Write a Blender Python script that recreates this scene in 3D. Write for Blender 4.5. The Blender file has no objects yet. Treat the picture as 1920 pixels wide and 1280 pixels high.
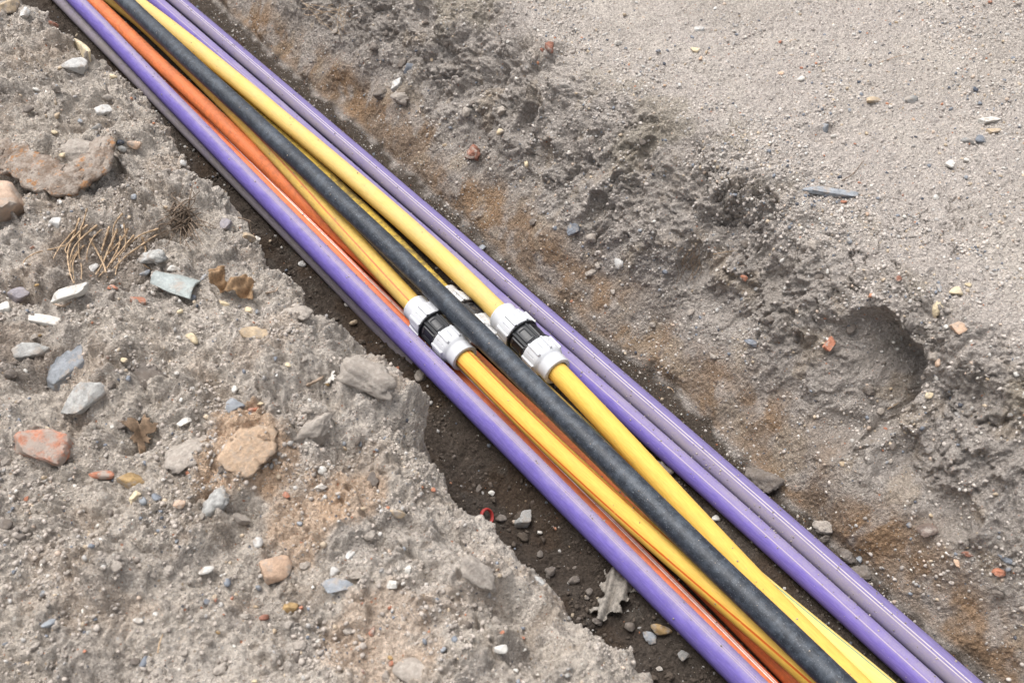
import bpy, math, random
import numpy as np
from mathutils import Vector, Matrix, noise as mnoise

sc = bpy.context.scene
COL = sc.collection
R_ = math.radians

# ------------------------------------------------------------------ camera
CAM = np.array([0.0, 0.0, 2.15])
PITCH, AZ = R_(47.675), R_(38.806)
FPX = 1866.67                                   # focal length in 1920-px units (35 mm lens)
cd = bpy.data.cameras.new('camera')
cd.lens = 35; cd.sensor_width = 36; cd.clip_start = 0.05; cd.clip_end = 500
cd.dof.use_dof = True; cd.dof.focus_distance = 2.72; cd.dof.aperture_fstop = 5.6
cam = bpy.data.objects.new('camera', cd); COL.objects.link(cam)
cam.location = CAM; cam.rotation_euler = (math.pi / 2 - PITCH, 0, -AZ)
sc.camera = cam
# ------------------------------------------------------------------ light
SUN_EL, SUN_AZ = R_(70), R_(-15)                 # bright overcast, brightest high up and a little away
w = bpy.data.worlds.new('World'); sc.world = w; w.use_nodes = True
nt = w.node_tree; nt.nodes.clear()
sky = nt.nodes.new('ShaderNodeTexSky'); sky.sky_type = 'NISHITA'; sky.sun_disc = False
sky.sun_elevation = SUN_EL; sky.sun_rotation = SUN_AZ; sky.air_density = 1.0; sky.dust_density = 6.0
hs = nt.nodes.new('ShaderNodeHueSaturation'); hs.inputs['Saturation'].default_value = 0.28   # cloud cover greys the blue
bg = nt.nodes.new('ShaderNodeBackground'); bg.inputs['Strength'].default_value = 0.15
out = nt.nodes.new('ShaderNodeOutputWorld')
nt.links.new(sky.outputs[0], hs.inputs['Color']); nt.links.new(hs.outputs[0], bg.inputs[0]); nt.links.new(bg.outputs[0], out.inputs[0])
sl = bpy.data.lights.new('sun', 'SUN'); sl.energy = 1.3; sl.angle = R_(50); sl.color = (1.0, 0.97, 0.93)
so = bpy.data.objects.new('sun', sl); COL.objects.link(so)
sd = Vector((math.sin(SUN_AZ) * math.cos(SUN_EL), math.cos(SUN_AZ) * math.cos(SUN_EL), math.sin(SUN_EL)))
so.rotation_euler = sd.to_track_quat('Z', 'Y').to_euler()
sc.view_settings.view_transform = 'Standard'; sc.view_settings.look = 'None'
sc.view_settings.gamma = 1.0; sc.view_settings.use_curve_mapping = False
sc.view_settings.exposure = 0.70
sc.cycles.max_bounces = 6; sc.cycles.diffuse_bounces = 4; sc.cycles.glossy_bounces = 2
sc.cycles.transmission_bounces = 2; sc.cycles.caustics_reflective = False; sc.cycles.caustics_refractive = False

# ------------------------------------------------------------------ helpers
CF = np.array([math.sin(AZ) * math.cos(PITCH), math.cos(AZ) * math.cos(PITCH), -math.sin(PITCH)])
CR = np.array([math.cos(AZ), -math.sin(AZ), 0.0]); CU = np.cross(CR, CF)
def proj(P):
    d = np.asarray(P) - CAM
    t = d @ CF
    ts = np.where(t > 0.05, t, 1e9)
    return 960 + FPX * (d @ CR) / ts, 640 - FPX * (d @ CU) / ts, t
def at(px, py, z):
    r = CF + (px - 960) / FPX * CR + (640 - py) / FPX * CU
    return CAM + r * ((z - CAM[2]) / r[2])
def tag(o, label=None, cat=None, group=None, kind=None):
    if label: o['label'] = label
    if cat: o['category'] = cat
    if group: o['group'] = group
    if kind: o['kind'] = kind
    return o
def mesh_np(name, V, F, mat, smooth=True, attrs=None, uv=None, parent=None):
    """V (n,3), F (m,3|4) numpy -> one linked mesh object"""
    V = np.ascontiguousarray(V, dtype=np.float32); F = np.ascontiguousarray(F, dtype=np.int32)
    me = bpy.data.meshes.new(name)
    k = F.shape[1]
    me.vertices.add(len(V)); me.vertices.foreach_set('co', V.ravel())
    me.loops.add(F.size); me.loops.foreach_set('vertex_index', F.ravel())
    me.polygons.add(len(F)); me.polygons.foreach_set('loop_start', np.arange(0, F.size, k, dtype=np.int32))
    if smooth: me.polygons.foreach_set('use_smooth', np.ones(len(F), dtype=bool))
    me.update(calc_edges=True)
    for an, av in (attrs or {}).items():
        a = me.attributes.new(an, 'FLOAT_COLOR', 'POINT')
        c = np.ones((len(V), 4), dtype=np.float32); c[:, :3] = av
        a.data.foreach_set('color', c.ravel())
    if uv is not None:
        l = me.uv_layers.new(name='UVMap')
        l.data.foreach_set('uv', np.ascontiguousarray(uv[F.ravel()], dtype=np.float32).ravel())
    if mat: me.materials.append(mat)
    o = bpy.data.objects.new(name, me); COL.objects.link(o)
    if parent: o.parent = parent
    return o
def empty(name, loc=(0, 0, 0)):
    o = bpy.data.objects.new(name, None); o.location = loc; o.empty_display_size = 0.05
    COL.objects.link(o); return o
def grid_faces(nr, nc, flip=False):
    i = np.arange(nr - 1)[:, None] * nc + np.arange(nc - 1)[None, :]
    q = np.stack([i, i + 1, i + nc + 1, i + nc], -1).reshape(-1, 4)
    return q[:, ::-1] if flip else q
# ---- lattice noise, vectorised
rs = np.random.RandomState(7)
PERM = np.concatenate([rs.permutation(1024)] * 3).astype(np.int32)
GA = rs.rand(1024).astype(np.float32) * 6.2832
GX, GY = np.cos(GA), np.sin(GA)
RND = rs.rand(8, 1024).astype(np.float32)
def hsh(ix, iy, s):
    return PERM[(PERM[(ix + s * 131) & 1023] + iy) & 1023]
def gn(x, y, s=0):
    x = x.astype(np.float32); y = y.astype(np.float32)
    fx = np.floor(x); fy = np.floor(y)
    ix = fx.astype(np.int32); iy = fy.astype(np.int32)
    x = x - fx; y = y - fy
    u = x * x * x * (x * (x * 6 - 15) + 10); v = y * y * y * (y * (y * 6 - 15) + 10)
    r = None
    def g(dx, dy):
        h = hsh(ix + dx, iy + dy, s); return GX[h] * (x - dx) + GY[h] * (y - dy)
    a = g(0, 0); a += u * (g(1, 0) - a)
    b = g(0, 1); b += u * (g(1, 1) - b)
    return (a + v * (b - a)) * 1.5
def fbm(x, y, o=4, s=0, gain=0.5):
    r = 0; a = 1.0
    for i in range(o):
        r = r + a * gn(x * 2 ** i + 13.7 * i, y * 2 ** i - 7.1 * i, s + i); a *= gain
    return r
def worley(x, y, s=0):
    """F1, F2 and the random number of the nearest cell"""
    x = x.astype(np.float32); y = y.astype(np.float32)
    ix = np.floor(x).astype(np.int32); iy = np.floor(y).astype(np.int32)
    f1 = np.full(x.shape, 9, np.float32); f2 = f1.copy(); cid = np.zeros(x.shape, np.float32)
    for dx in (-1, 0, 1):
        for dy in (-1, 0, 1):
            h = hsh(ix + dx, iy + dy, s)
            d = np.hypot(ix + dx + RND[0][h] - x, iy + dy + RND[1][h] - y)
            n = d < f1
            f2 = np.where(n, f1, np.minimum(f2, d)); f1 = np.where(n, d, f1); cid = np.where(n, RND[2][h], cid)
    return f1, f2, cid
def lumps(x, y, s=0, prob=0.5, rmin=0.2, rmax=0.55):
    """domes of random size scattered over the cells"""
    x = x.astype(np.float32); y = y.astype(np.float32)
    ix = np.floor(x).astype(np.int32); iy = np.floor(y).astype(np.int32)
    z = np.zeros(x.shape, np.float32)
    for dx in (-1, 0, 1):
        for dy in (-1, 0, 1):
            h = hsh(ix + dx, iy + dy, s)
            r = np.where(RND[3][h] < prob, rmin + (rmax - rmin) * RND[4][h] ** 2, 0)
            d2 = (ix + dx + RND[0][h] - x) ** 2 + (iy + dy + RND[1][h] - y) ** 2
            z = np.maximum(z, np.sqrt(np.maximum(r * r - d2, 0)))
    return z
def sst(a, b, x):
    t = np.clip((x - a) / (b - a), 0, 1); return t * t * (3 - 2 * t)

# ------------------------------------------------------------------ materials
def new_mat(name):
    m = bpy.data.materials.new(name); m.use_nodes = True
    n = m.node_tree; b = n.nodes['Principled BSDF']
    return m, n, b
def nd(n, t, **kw):
    x = n.nodes.new('ShaderNode' + t)
    for k, v in kw.items():
        if k in x.inputs: x.inputs[k].default_value = v
        else: setattr(x, k, v)
    return x
def mixc(n, fac, a, b, blend='MIX'):
    m = n.nodes.new('ShaderNodeMix'); m.data_type = 'RGBA'; m.blend_type = blend
    for sock, v in ((0, fac), (6, a), (7, b)):
        if isinstance(v, bpy.types.NodeSocket): n.links.new(v, m.inputs[sock])
        elif sock == 0: m.inputs[0].default_value = v
        else: m.inputs[sock].default_value = (*v, 1)
    return m.outputs[2]
def mth(n, op, a, b=0.0, c=None, clamp=False):
    m = n.nodes.new('ShaderNodeMath'); m.operation = op; m.use_clamp = clamp
    for i, v in enumerate((a, b) if c is None else (a, b, c)):
        if isinstance(v, bpy.types.NodeSocket): n.links.new(v, m.inputs[i])
        else: m.inputs[i].default_value = v
    return m.outputs[0]
def ramp(n, src, a, b, lo=0.0, hi=1.0):
    m = n.nodes.new('ShaderNodeMapRange'); m.interpolation_type = 'SMOOTHSTEP'
    n.links.new(src, m.inputs[0])
    for i, v in zip((1, 2, 3, 4), (a, b, lo, hi)): m.inputs[i].default_value = v
    return m.outputs[0]
def noise_tex(n, vec, scale, detail=3, rough=0.55, out=0):
    x = nd(n, 'TexNoise', Scale=scale, Detail=detail, Roughness=rough)
    n.links.new(vec, x.inputs['Vector']); return x.outputs[out]
def bump(n, b, h, dist, strength=1.0):
    x = nd(n, 'Bump', Distance=dist, Strength=strength); n.links.new(h, x.inputs['Height'])
    n.links.new(x.outputs[0], b.inputs['Normal']); return x

def soil_mat(name, fleck=1.0, grain=1.0):
    m, n, b = new_mat(name)
    tc = nd(n, 'TexCoord').outputs['Object']
    at_ = nd(n, 'Attribute', attribute_name='soil').outputs['Color']
    n1 = noise_tex(n, tc, 160, 4, 0.65); n2 = noise_tex(n, tc, 620, 2, 0.6)
    v = mth(n, 'ADD', mth(n, 'MULTIPLY', n1, 1.45), mth(n, 'MULTIPLY', n2, 1.25))      # mean 1.35
    v = mth(n, 'MAXIMUM', mth(n, 'ADD', v, -0.35), 0.3)
    vg = nd(n, 'TexVoronoi', Scale=170.0 * grain, Randomness=1.0); n.links.new(tc, vg.inputs['Vector'])      # grit
    vs = nd(n, 'SeparateColor'); n.links.new(vg.outputs['Color'], vs.inputs[0])
    v = mth(n, 'MULTIPLY', v, mth(n, 'ADD', mth(n, 'MULTIPLY', vs.outputs[2], .36), .82))
    hsv = nd(n, 'HueSaturation'); n.links.new(at_, hsv.inputs['Color']); n.links.new(v, hsv.inputs['Value'])
    c = hsv.outputs[0]
    for sc_, thr, r0, r1, cols in ((210, 0.80, 0.20, 0.34, 0), (95, 0.90, 0.20, 0.32, 1)):   # mineral flecks
        vo = nd(n, 'TexVoronoi', Scale=sc_, Randomness=1.0); n.links.new(tc, vo.inputs['Vector'])
        sep = nd(n, 'SeparateColor'); n.links.new(vo.outputs['Color'], sep.inputs[0])
        cr = n.nodes.new('ShaderNodeValToRGB'); cr.color_ramp.interpolation = 'CONSTANT'
        el = cr.color_ramp.elements
        pal = [(0, (.50, .47, .42)), (.22, (.12, .13, .15)), (.38, (.66, .63, .57)), (.58, (.36, .27, .18)), (.72, (.42, .41, .40)), (.90, (.40, .17, .09))]
        el[0].position = 0; el[0].color = (*pal[0][1], 1); el[1].position = pal[1][0]; el[1].color = (*pal[1][1], 1)
        for p_, c_ in pal[2:]:
            e = el.new(p_); e.color = (*c_, 1)
        n.links.new(sep.outputs[1], cr.inputs[0])
        on = mth(n, 'GREATER_THAN', sep.outputs[0], 1 - (1 - thr) * fleck)
        k = mth(n, 'MULTIPLY', on, ramp(n, vo.outputs['Distance'], r0, r1, 0.85, 0.0))
        c = mixc(n, k, c, cr.outputs[0])
    n.links.new(c, b.inputs['Base Color'])
    b.inputs['Roughness'].default_value = 0.95; b.inputs['Specular IOR Level'].default_value = 0.15
    hgt = mth(n, 'ADD', mth(n, 'MULTIPLY', n1, 1.0), mth(n, 'MULTIPLY', n2, 0.45))
    hgt = mth(n, 'ADD', hgt, mth(n, 'MULTIPLY', ramp(n, vg.outputs['Distance'], 0.0, .6, .35, 0.0), mth(n, 'ADD', vs.outputs[2], .15)))
    bump(n, b, hgt, 0.009 * grain, 1.0)
    return m
def stone_mat(name, col, var=0.25, soil=0.35, rough=0.85, speck=0.3, scale=60, soilcol=(.33, .288, .25)):
    m, n, b = new_mat(name)
    tc = nd(n, 'TexCoord').outputs['Object']
    oi = nd(n, 'ObjectInfo').outputs['Random']
    mp = nd(n, 'VectorMath', operation='ADD'); n.links.new(tc, mp.inputs[0])
    cx = nd(n, 'CombineXYZ'); n.links.new(mth(n, 'MULTIPLY', oi, 37.0), cx.inputs[0]); n.links.new(cx.outputs[0], mp.inputs[1])
    vec = mp.outputs[0]
    n1 = noise_tex(n, vec, scale, 5, 0.65); n2 = noise_tex(n, vec, scale * 6, 2)
    lo = tuple(x * (1 - var) for x in col); hi = tuple(min(1, x * (1 + var)) for x in col)
    c = mixc(n, ramp(n, n1, 0.3, 0.7), lo, hi)
    c = mixc(n, ramp(n, n2, 0.58, 0.7, 0, speck), c, tuple(x * 0.45 for x in col))
    n3 = noise_tex(n, vec, scale * 0.55, 4, 0.7)
    c = mixc(n, ramp(n, n3, 0.62 - soil * 0.35, 0.72 - soil * 0.2, 0, 0.9), c, soilcol)
    n.links.new(c, b.inputs['Base Color']); b.inputs['Roughness'].default_value = rough
    b.inputs['Specular IOR Level'].default_value = 0.25
    bump(n, b, mth(n, 'ADD', n1, mth(n, 'MULTIPLY', n2, 0.4)), 0.004)
    return m
# ------------------------------------------------------------------ the ground: trench floor and two banks
def grow(a, lim, step, sign):
    """coordinates that coarsen from a out to lim"""
    r = []; x = a; s = step
    while (lim - x) * sign > 0:
        s *= 1.22; x += sign * s; r.append(x)
    return r
Y = np.concatenate([grow(-0.15, -40, .005, -1)[::-1], np.arange(-0.15, 1.6, .0023), np.arange(1.6, 4.25, .0033), grow(4.25, 60, .005, 1)]).astype(np.float64)
NY = len(Y)
TERR = []                                       # (positions, normals) of every sheet, for placing stones on it
def finish(name, P, col, mat, flip=False):
    nr, nc = P.shape[:2]
    o = mesh_np(name, P.reshape(-1, 3), grid_faces(nr, nc, flip), mat, True, {'soil': col.reshape(-1, 3)})
    o['kind'] = 'structure'
    du = np.zeros_like(P); dv = np.zeros_like(P); k = 5
    du[k:-k] = P[2 * k:] - P[:-2 * k]; dv[:, k:-k] = P[:, 2 * k:] - P[:, :-2 * k]
    N = np.cross(du, dv); N /= np.linalg.norm(N, axis=-1, keepdims=True) + 1e-12
    N = np.where((N[..., 2:3] < 0) & (np.abs(N[..., 2:3]) > .2), -N, N)
    TERR.append((name, P, N)); return o
def heightfield_normals(x, y, z):
    gx = np.gradient(z, x, axis=0); gy = np.gradient(z, y, axis=1)
    n = np.stack([-gx, -gy, np.ones_like(z)], -1)
    return n / np.linalg.norm(n, axis=-1, keepdims=True)
def lerp3(a, b, t): return a + (np.asarray(b) - a) * t[..., None]

# --- right bank: foot of the cut, sloping face, rounded crest, trodden ground
RB_Y = [-1, 0, .3, .66, .9, 1.08, 1.4, 1.7, 2.0, 2.4, 2.8, 3.3, 3.8, 5]
RB_X = [1.435, 1.435, 1.42, 1.435, 1.452, 1.466, 1.445, 1.43, 1.438, 1.45, 1.45, 1.45, 1.475, 1.475]
XR = np.concatenate([[1.30, 1.34], np.arange(1.37, 2.02, .0019), np.arange(2.02, 3.4, .0034), grow(3.4, 45, .005, 1)])
X, YY = np.meshgrid(XR, Y, indexing='ij')
yw = YY + .03 * gn(YY * 1.7, X * 1.5, 50)
xb = np.interp(Y, RB_Y, RB_X)[None, :] - .004 + .012 * gn(YY * 3.1, X * 0, 51) + .006 * gn(YY * 11, X * 0, 52)
xc = 1.88 + .05 * gn(YY * 1.3, X * 0, 53) + .04 * gn(YY * 4.2, X * 0, 54)
xc = xc - .035
q = (X - xb) / (xc - xb)
qc = np.clip(q, 0, 1)
Z0 = .5 * (.89 * (1 - (1 - np.clip(q / .98, 0, 1)) ** 1.30) + .11 * (1 - (1 - np.clip(q / 1.6, 0, 1)) ** 2))
Z0 = np.where(q < 0, q * .02, Z0)
qn = q + .22 * fbm(X * 4, YY * 4, 3, 55)
wall = sst(0, .06, q) * (1 - sst(.55, 1.2, qn))
top = sst(.45, 1.2, qn)
near = 1 - sst(3.5, 7, np.abs(X - 1.5)) 
for _k in range(3):
    Z0[6:-6] = sum(Z0[6 + d:len(XR) - 6 + d] for d in range(-6, 7)) / 13
N0 = heightfield_normals(XR, Y, Z0)
sp = q * .55                                    # arc length up the face
sp = np.where(q > 1, .55 + (X - xc), sp)
A_, B_ = sp, YY
wx = .035 * fbm(A_ * 6, B_ * 6, 3, 60); wy = .035 * fbm(A_ * 6, B_ * 6, 3, 64)
a2, b2 = A_ + wx, B_ + wy
low = sst(.10, .26, sp)                         # the foot was scraped smooth by the digger, the upper face is lumpy
H = (.030 * fbm(A_ * 3.5, B_ * 3, 3, 1)) * wall + .016 * fbm(A_ * 1.6, B_ * 1.6, 3, 5) * top
und = sst(-.05, .45, fbm(A_ * 1.5, B_ * 4.5, 3, 130))      # undercut pockets below the lip
H += .024 * np.exp(-((q - .93) / .12) ** 2) * und - .050 * np.exp(-((q - .66 + .1 * gn(A_ * 0, B_ * 6, 133)) / .11) ** 2) * und
rid = 1 - np.abs(fbm(a2 * 9, b2 * 8, 3, 10))
H += wall * low * .016 * (rid - .72)
w1, w2, wc = worley(a2 * 13 + .35 * fbm(A_ * 40, B_ * 40, 2, 46), b2 * 11, 48)     # clods broken off at different depths
H += (wall * (.15 + .85 * low) + .12 * top) * (.028 * (wc - .2) * sst(.0, .30, w2 - w1) - .006)
w1, w2, wc = worley(a2 * 34 + .3 * fbm(A_ * 90, B_ * 90, 2, 47), b2 * 30, 49)
H += (wall * (.2 + .8 * low) + .2 * top) * (.011 * (wc - .2) * sst(.0, .35, w2 - w1) - .003)
t_ = fbm(a2 * 7 + 3, b2 * 7, 4, 14) * 2.6        # broken clods: steps with a sharp lip
st = np.floor(t_) + sst(.35, .65, t_ - np.floor(t_))
H += wall * (.25 + .75 * low) * .008 * st
H += (wall * (.35 + .65 * low) * .010 + top * .0055) * fbm(A_ * 18, B_ * 18, 4, 20, .55)
l1 = lumps(a2 * 16, b2 * 16, 30, .55); l2 = lumps(a2 * 42, b2 * 42, 33, .5); l3 = lumps(A_ * 110, B_ * 110, 36, .5, .15, .5); l4 = lumps(a2 * 68, b2 * 68, 38, .6, .2, .6)
H += (wall * (.3 + .7 * low) + top * .4) * l4 / 68 * .55 + (wall * low * .004 + wall * .0015) * fbm(a2 * 45, b2 * 45, 3, 44, .6)
H += (wall * low * .9 + top * .10) * l1 / 16 * .55 + (wall * (.15 + .7 * low) + top * .5) * l2 / 42 * .7 + (.35 + .3 * low) * l3 / 110 * .8
H += .0028 * fbm(A_ * 120, B_ * 120, 3, 40, .6)
f1, f2, cid = worley(A_ * 5 + .5 * fbm(A_ * 14, B_ * 14, 3, 70), B_ * 5 + .5 * fbm(A_ * 14, B_ * 14, 3, 74), 41)   # drying cracks behind the crest
crk = (1 - sst(.006, .035, f2 - f1)) * sst(.28, .42, sp) * (1 - sst(.75, .95, sp)) * sst(.0, .35, gn(A_ * 3, B_ * 3, 78))
H -= .014 * crk
BASEPX = proj(np.stack([X, YY, Z0], -1).reshape(-1, 3))
BPX, BPY = BASEPX[0].reshape(X.shape), BASEPX[1].reshape(X.shape)
SUB = (slice(None, None, 4), slice(None, None, 4))
def st_of(px, py):
    d = (BPX[SUB] - px) ** 2 + (BPY[SUB] - py) ** 2 + np.where(q[SUB] < 0, 1e6, 0)
    i = np.unravel_index(np.argmin(d), d.shape); return sp[SUB][i], YY[SUB][i]
def carve(px, py, ra, rb, ang, depth, ramp_dir=None, warp=.6, p=2):
    """scoop an ellipse (metres along face, along trench) out of the face"""
    global H
    s0, y0 = st_of(px, py)
    da, db = A_ - s0, B_ - y0
    ca, sa = math.cos(R_(ang)), math.sin(R_(ang))
    u = (ca * da + sa * db) / ra; v = (-sa * da + ca * db) / rb
    r = np.sqrt(u * u + v * v) * (1 + warp * fbm(A_ * 9, B_ * 9, 3, 80))
    k = np.clip(1 - r ** p, 0, 1)
    if ramp_dir is not None:
        k = k * sst(-1.1, .9, u * math.cos(R_(ramp_dir)) + v * math.sin(R_(ramp_dir)))
    m_ = r < 1
    H = H * (1 - .45 * sst(0, .4, k)) - depth * k
carve(1606, 716, .16, .13, 20, .22, ramp_dir=-70, warp=.16, p=8)
for c in ((1215, 285, .045, .03, 0, .03), (1052, 92, .035, .05, 0, .035), (985, 222, .06, .045, 0, .05), (900, 305, .035, .035, 0, .035),
          (1300, 490, .07, .05, 30, .05), (1120, 395, .05, .035, 0, .03), (880, 165, .04, .06, 0, .03), (1560, 800, .05, .09, 20, .05), (1690, 860, .06, .07, 0, .045),
          (1340, 560, .05, .07, 0, .03), (770, 185, .05, .05, 0, .025), (1545, 262, .04, .04, 0, .022), (1790, 960, .04, .08, 10, .03), (1010, 300, .05, .04, 0, .03)):
    carve(*c)
far = 1 - sst(6, 12, np.hypot(X - 1.5, YY - 2))
H *= .15 + .85 * far
P = np.stack([X, YY, Z0], -1) + N0 * H[..., None]
base = np.broadcast_to(np.array([.335, .300, .270]), P.shape).copy()
base = lerp3(base, (.46, .412, .374), top)
base = lerp3(base, (.43, .385, .342), top * sst(.0, .5, fbm(A_ * 2.2, B_ * 2.2, 3, 90)) * .7)
base = lerp3(base, (.51, .46, .41), top * sst(.1, .6, fbm(A_ * 3.2 + 9, B_ * 3.2, 4, 94)) * .6)
ob = (1 - sst(.05, .17, sp + .05 * fbm(A_ * 5, B_ * 5, 3, 98))) * sst(-.01, .02, sp)
base = lerp3(base, (.235, .168, .115), ob * .85)
base = lerp3(base, (.27, .172, .098), ob * sst(-.25, .45, fbm(A_ * 8, B_ * 5 + 3, 4, 102)) * .7)
base = lerp3(base, (.30, .268, .238), wall * sst(.05, .5, fbm(A_ * 6, B_ * 6 + 8, 4, 106)) * .7)
base = lerp3(base, (.34, .275, .205), wall * sst(.25, .6, fbm(A_ * 9 + 4, B_ * 9, 3, 110)) * .45)
base = lerp3(base, (.38, .345, .315), wall * sst(.15, .6, fbm(A_ * 12 + 4, B_ * 12, 3, 114)) * .6)
base = lerp3(base, (.30, .262, .20), sst(.5, .7, q) * (1 - sst(1.2, 1.5, q)) * sst(.25, .6, fbm(A_ * 3 + 4, B_ * 3, 3, 118)) * .5)
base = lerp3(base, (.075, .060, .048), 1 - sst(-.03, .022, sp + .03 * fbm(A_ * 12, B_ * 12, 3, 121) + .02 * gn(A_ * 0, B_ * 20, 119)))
base = lerp3(base, (.16, .135, .115), np.clip(crk, 0, 1) * .5)
M_SOIL = soil_mat('dry rubbly soil', 1.0)
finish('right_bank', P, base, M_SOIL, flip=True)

# --- left bank
LE = [(50, 0), (67, 23), (110, 47), (147, 73), (173, 110), (213, 122), (233, 140), (277, 160), (282, 182), (297, 213), (333, 253), (360, 293), (393, 323), (443, 363),
      (457, 397), (477, 427), (500, 454), (533, 507), (563, 537), (593, 587), (617, 617), (633, 644), (683, 657), (730, 684), (760, 707), (770, 734), (790, 762), (793, 794),
      (792, 835), (840, 883), (847, 906), (873, 936), (907, 956), (940, 973), (983, 1010), (993, 1030), (1037, 1053), (1060, 1080), (1077, 1120), (1097, 1156), (1130, 1173), (1187, 1216), (1240, 1276)]
LW = np.array([at(a, b, .375)[:2] for a, b in LE])[::-1]
LW = LW[np.argsort(LW[:, 1])]
xe = np.interp(Y, np.r_[-1, LW[:, 1], 5], np.r_[LW[0, 0], LW[:, 0], LW[-1, 0]])
xe = np.convolve(np.pad(xe, 2, 'edge'), np.ones(5) / 5, 'valid')
xe = (xe - .010)[None, :]
S = np.concatenate([grow(-1.05, -40, .005, -1)[::-1], np.arange(-1.05, .1, .0023), np.arange(.1, .62, .007)])
SS, YY = np.meshgrid(S, Y, indexing='ij')
RC = .13
sa = np.clip((SS + RC) / (RC * 1.5), 0, 1) * R_(81)          # round the lip over into the steep face
arc = RC * 1.5 * 1.0
sv = np.where(SS < -RC, SS, 0)
rr = RC * 1.5 / R_(81)
Xo = np.where(SS < -RC, SS + RC, rr * np.sin(sa)); Zo = np.where(SS < -RC, 0, -rr * (1 - np.cos(sa)))
ex = np.maximum(SS - (-RC + RC * 1.5), 0)
Xo += ex * math.cos(R_(81)); Zo -= ex * math.sin(R_(81))
xlip = rr * math.sin(R_(81))
X = xe - xlip + Xo
tops = sst(-.16, -.5, SS)                                     # 1 well back from the lip
Zb = .5 + Zo - .04 * sst(-.5, -.08, SS)
N0 = np.stack([np.sin(sa), np.zeros_like(sa), np.cos(sa)], -1)
A_, B_ = np.where(SS < -.2, X, X + (SS - Xo) * .6), YY
wx = .03 * fbm(A_ * 7, B_ * 7, 3, 160); wy = .03 * fbm(A_ * 7, B_ * 7, 3, 164)
a2, b2 = A_ + wx, B_ + wy
lip = sst(-.30, -.06, SS)
vis = 1 - .55 * sst(.02, .08, SS)
edge_ = sst(-.10, .0, SS)
H = .052 * fbm(A_ * 3.2, B_ * 3.2, 3, 201) * (1 - .6 * lip)
w1, w2, wc = worley(a2 * 9 + .35 * fbm(A_ * 30, B_ * 30, 2, 246), b2 * 9, 248)
H += (1 - .5 * edge_) * (.034 * (wc - .25) * sst(.0, .40, w2 - w1) - .004)
w1, w2, wc = worley(a2 * 26 + .3 * fbm(A_ * 80, B_ * 80, 2, 247), b2 * 24, 249)
H += (1 - .4 * edge_) * (.011 * (wc - .2) * sst(.0, .40, w2 - w1) - .002)
rough = .55 + .45 * sst(.55, 1.3, YY)                        # the near end is trodden flatter
rid = 1 - np.abs(fbm(a2 * 8, b2 * 8, 3, 210))
H += rough * .014 * (rid - .72)
t_ = fbm(a2 * 6 + 3, b2 * 6, 4, 214) * 2.4
st = np.floor(t_) + sst(.35, .65, t_ - np.floor(t_))
H += rough * .0035 * st
H += rough * .008 * fbm(A_ * 17, B_ * 17, 4, 220, .55)
l1 = lumps(a2 * 15, b2 * 15, 230, .5); l2 = lumps(a2 * 38, b2 * 38, 233, .5); l3 = lumps(A_ * 100, B_ * 100, 236, .55, .15, .5)
l0 = lumps(a2 * 6.5 + .25 * fbm(A_ * 20, B_ * 20, 2, 250), b2 * 6.5, 252, .5, .2, .6)
H += rough * (.55 * l1 / 15 + .38 * l0 / 6.5) + .9 * lumps(a2 * 66, b2 * 66, 254, .55) / 66 + rough * .003 * fbm(a2 * 45, b2 * 45, 3, 256, .6) + .75 * l2 / 38 * rough + .75 * l3 / 100
H += rough * .004 * fbm(A_ * 42, B_ * 42, 3, 243, .6) + .0026 * fbm(A_ * 120, B_ * 120, 3, 240, .6)
def dent(px, py, r, depth, p=2):
    global H
    w0 = at(px, py, .48); d = np.hypot(X - w0[0], YY - w0[1]) / r * (1 + .3 * fbm(A_ * 10, B_ * 10, 3, 280))
    H -= 1.4 * depth * np.clip(1 - d ** p, 0, 1)
for d in ((60, 330, .09, .05), (190, 470, .16, .045), (330, 430, .06, .03), (60, 545, .08, .03), (265, 820, .05, .03), (150, 700, .08, .025), (955, 1140, .07, .045), (1000, 1215, .06, .04),
          (640, 840, .05, .035), (870, 990, .05, .03), (460, 960, .04, .03), (120, 790, .08, .02), (560, 1110, .14, .018), (70, 720, .05, .02)):
    dent(*d)
for d in ((455, 850, .12, -.022), (715, 725, .10, -.045), (560, 650, .13, -.04), (480, 700, .10, -.02), (220, 690, .07, -.02), (900, 1080, .08, -.02), (430, 980, .03, -.012)):
    dent(*d)
far = 1 - sst(6, 12, np.hypot(X, YY - 2)); H *= .15 + .85 * far
H = H * vis - .012 * edge_
P = np.stack([X, YY, Zb], -1) + N0 * H[..., None]
base = np.broadcast_to(np.array([.488, .432, .374]), P.shape).copy()
base = lerp3(base, (.37, .33, .292), sst(-.05, .5, fbm(A_ * 4, B_ * 4, 4, 290)) * .75)
base = lerp3(base, (.55, .495, .44), sst(.0, .6, fbm(A_ * 3 + 7, B_ * 3, 4, 294)) * .7)
base = lerp3(base, (.42, .335, .265), sst(.2, .6, fbm(A_ * 5 + 2, B_ * 5, 3, 298)) * .5)
base = lerp3(base, (.30, .245, .195), sst(.3, .7, fbm(A_ * 7 + 2, B_ * 7 + 5, 3, 302)) * .55)
base = lerp3(base, (.31, .275, .245), sst(.3, .7, fbm(A_ * 14, B_ * 14 + 5, 3, 306)) * .5)
for px_, py_, r_, k_ in ((455, 850, .12, .8), (560, 960, .10, .6), (520, 870, .06, .5), (660, 930, .08, .55), (700, 1180, .12, .4)):
    w0 = at(px_, py_, .5); d = np.hypot(X - w0[0], YY - w0[1]) / r_ + .35 * fbm(A_ * 12, B_ * 12, 3, 310)
    base = lerp3(base, (.52, .36, .24), (1 - sst(.6, 1.0, d)) * k_)
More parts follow.
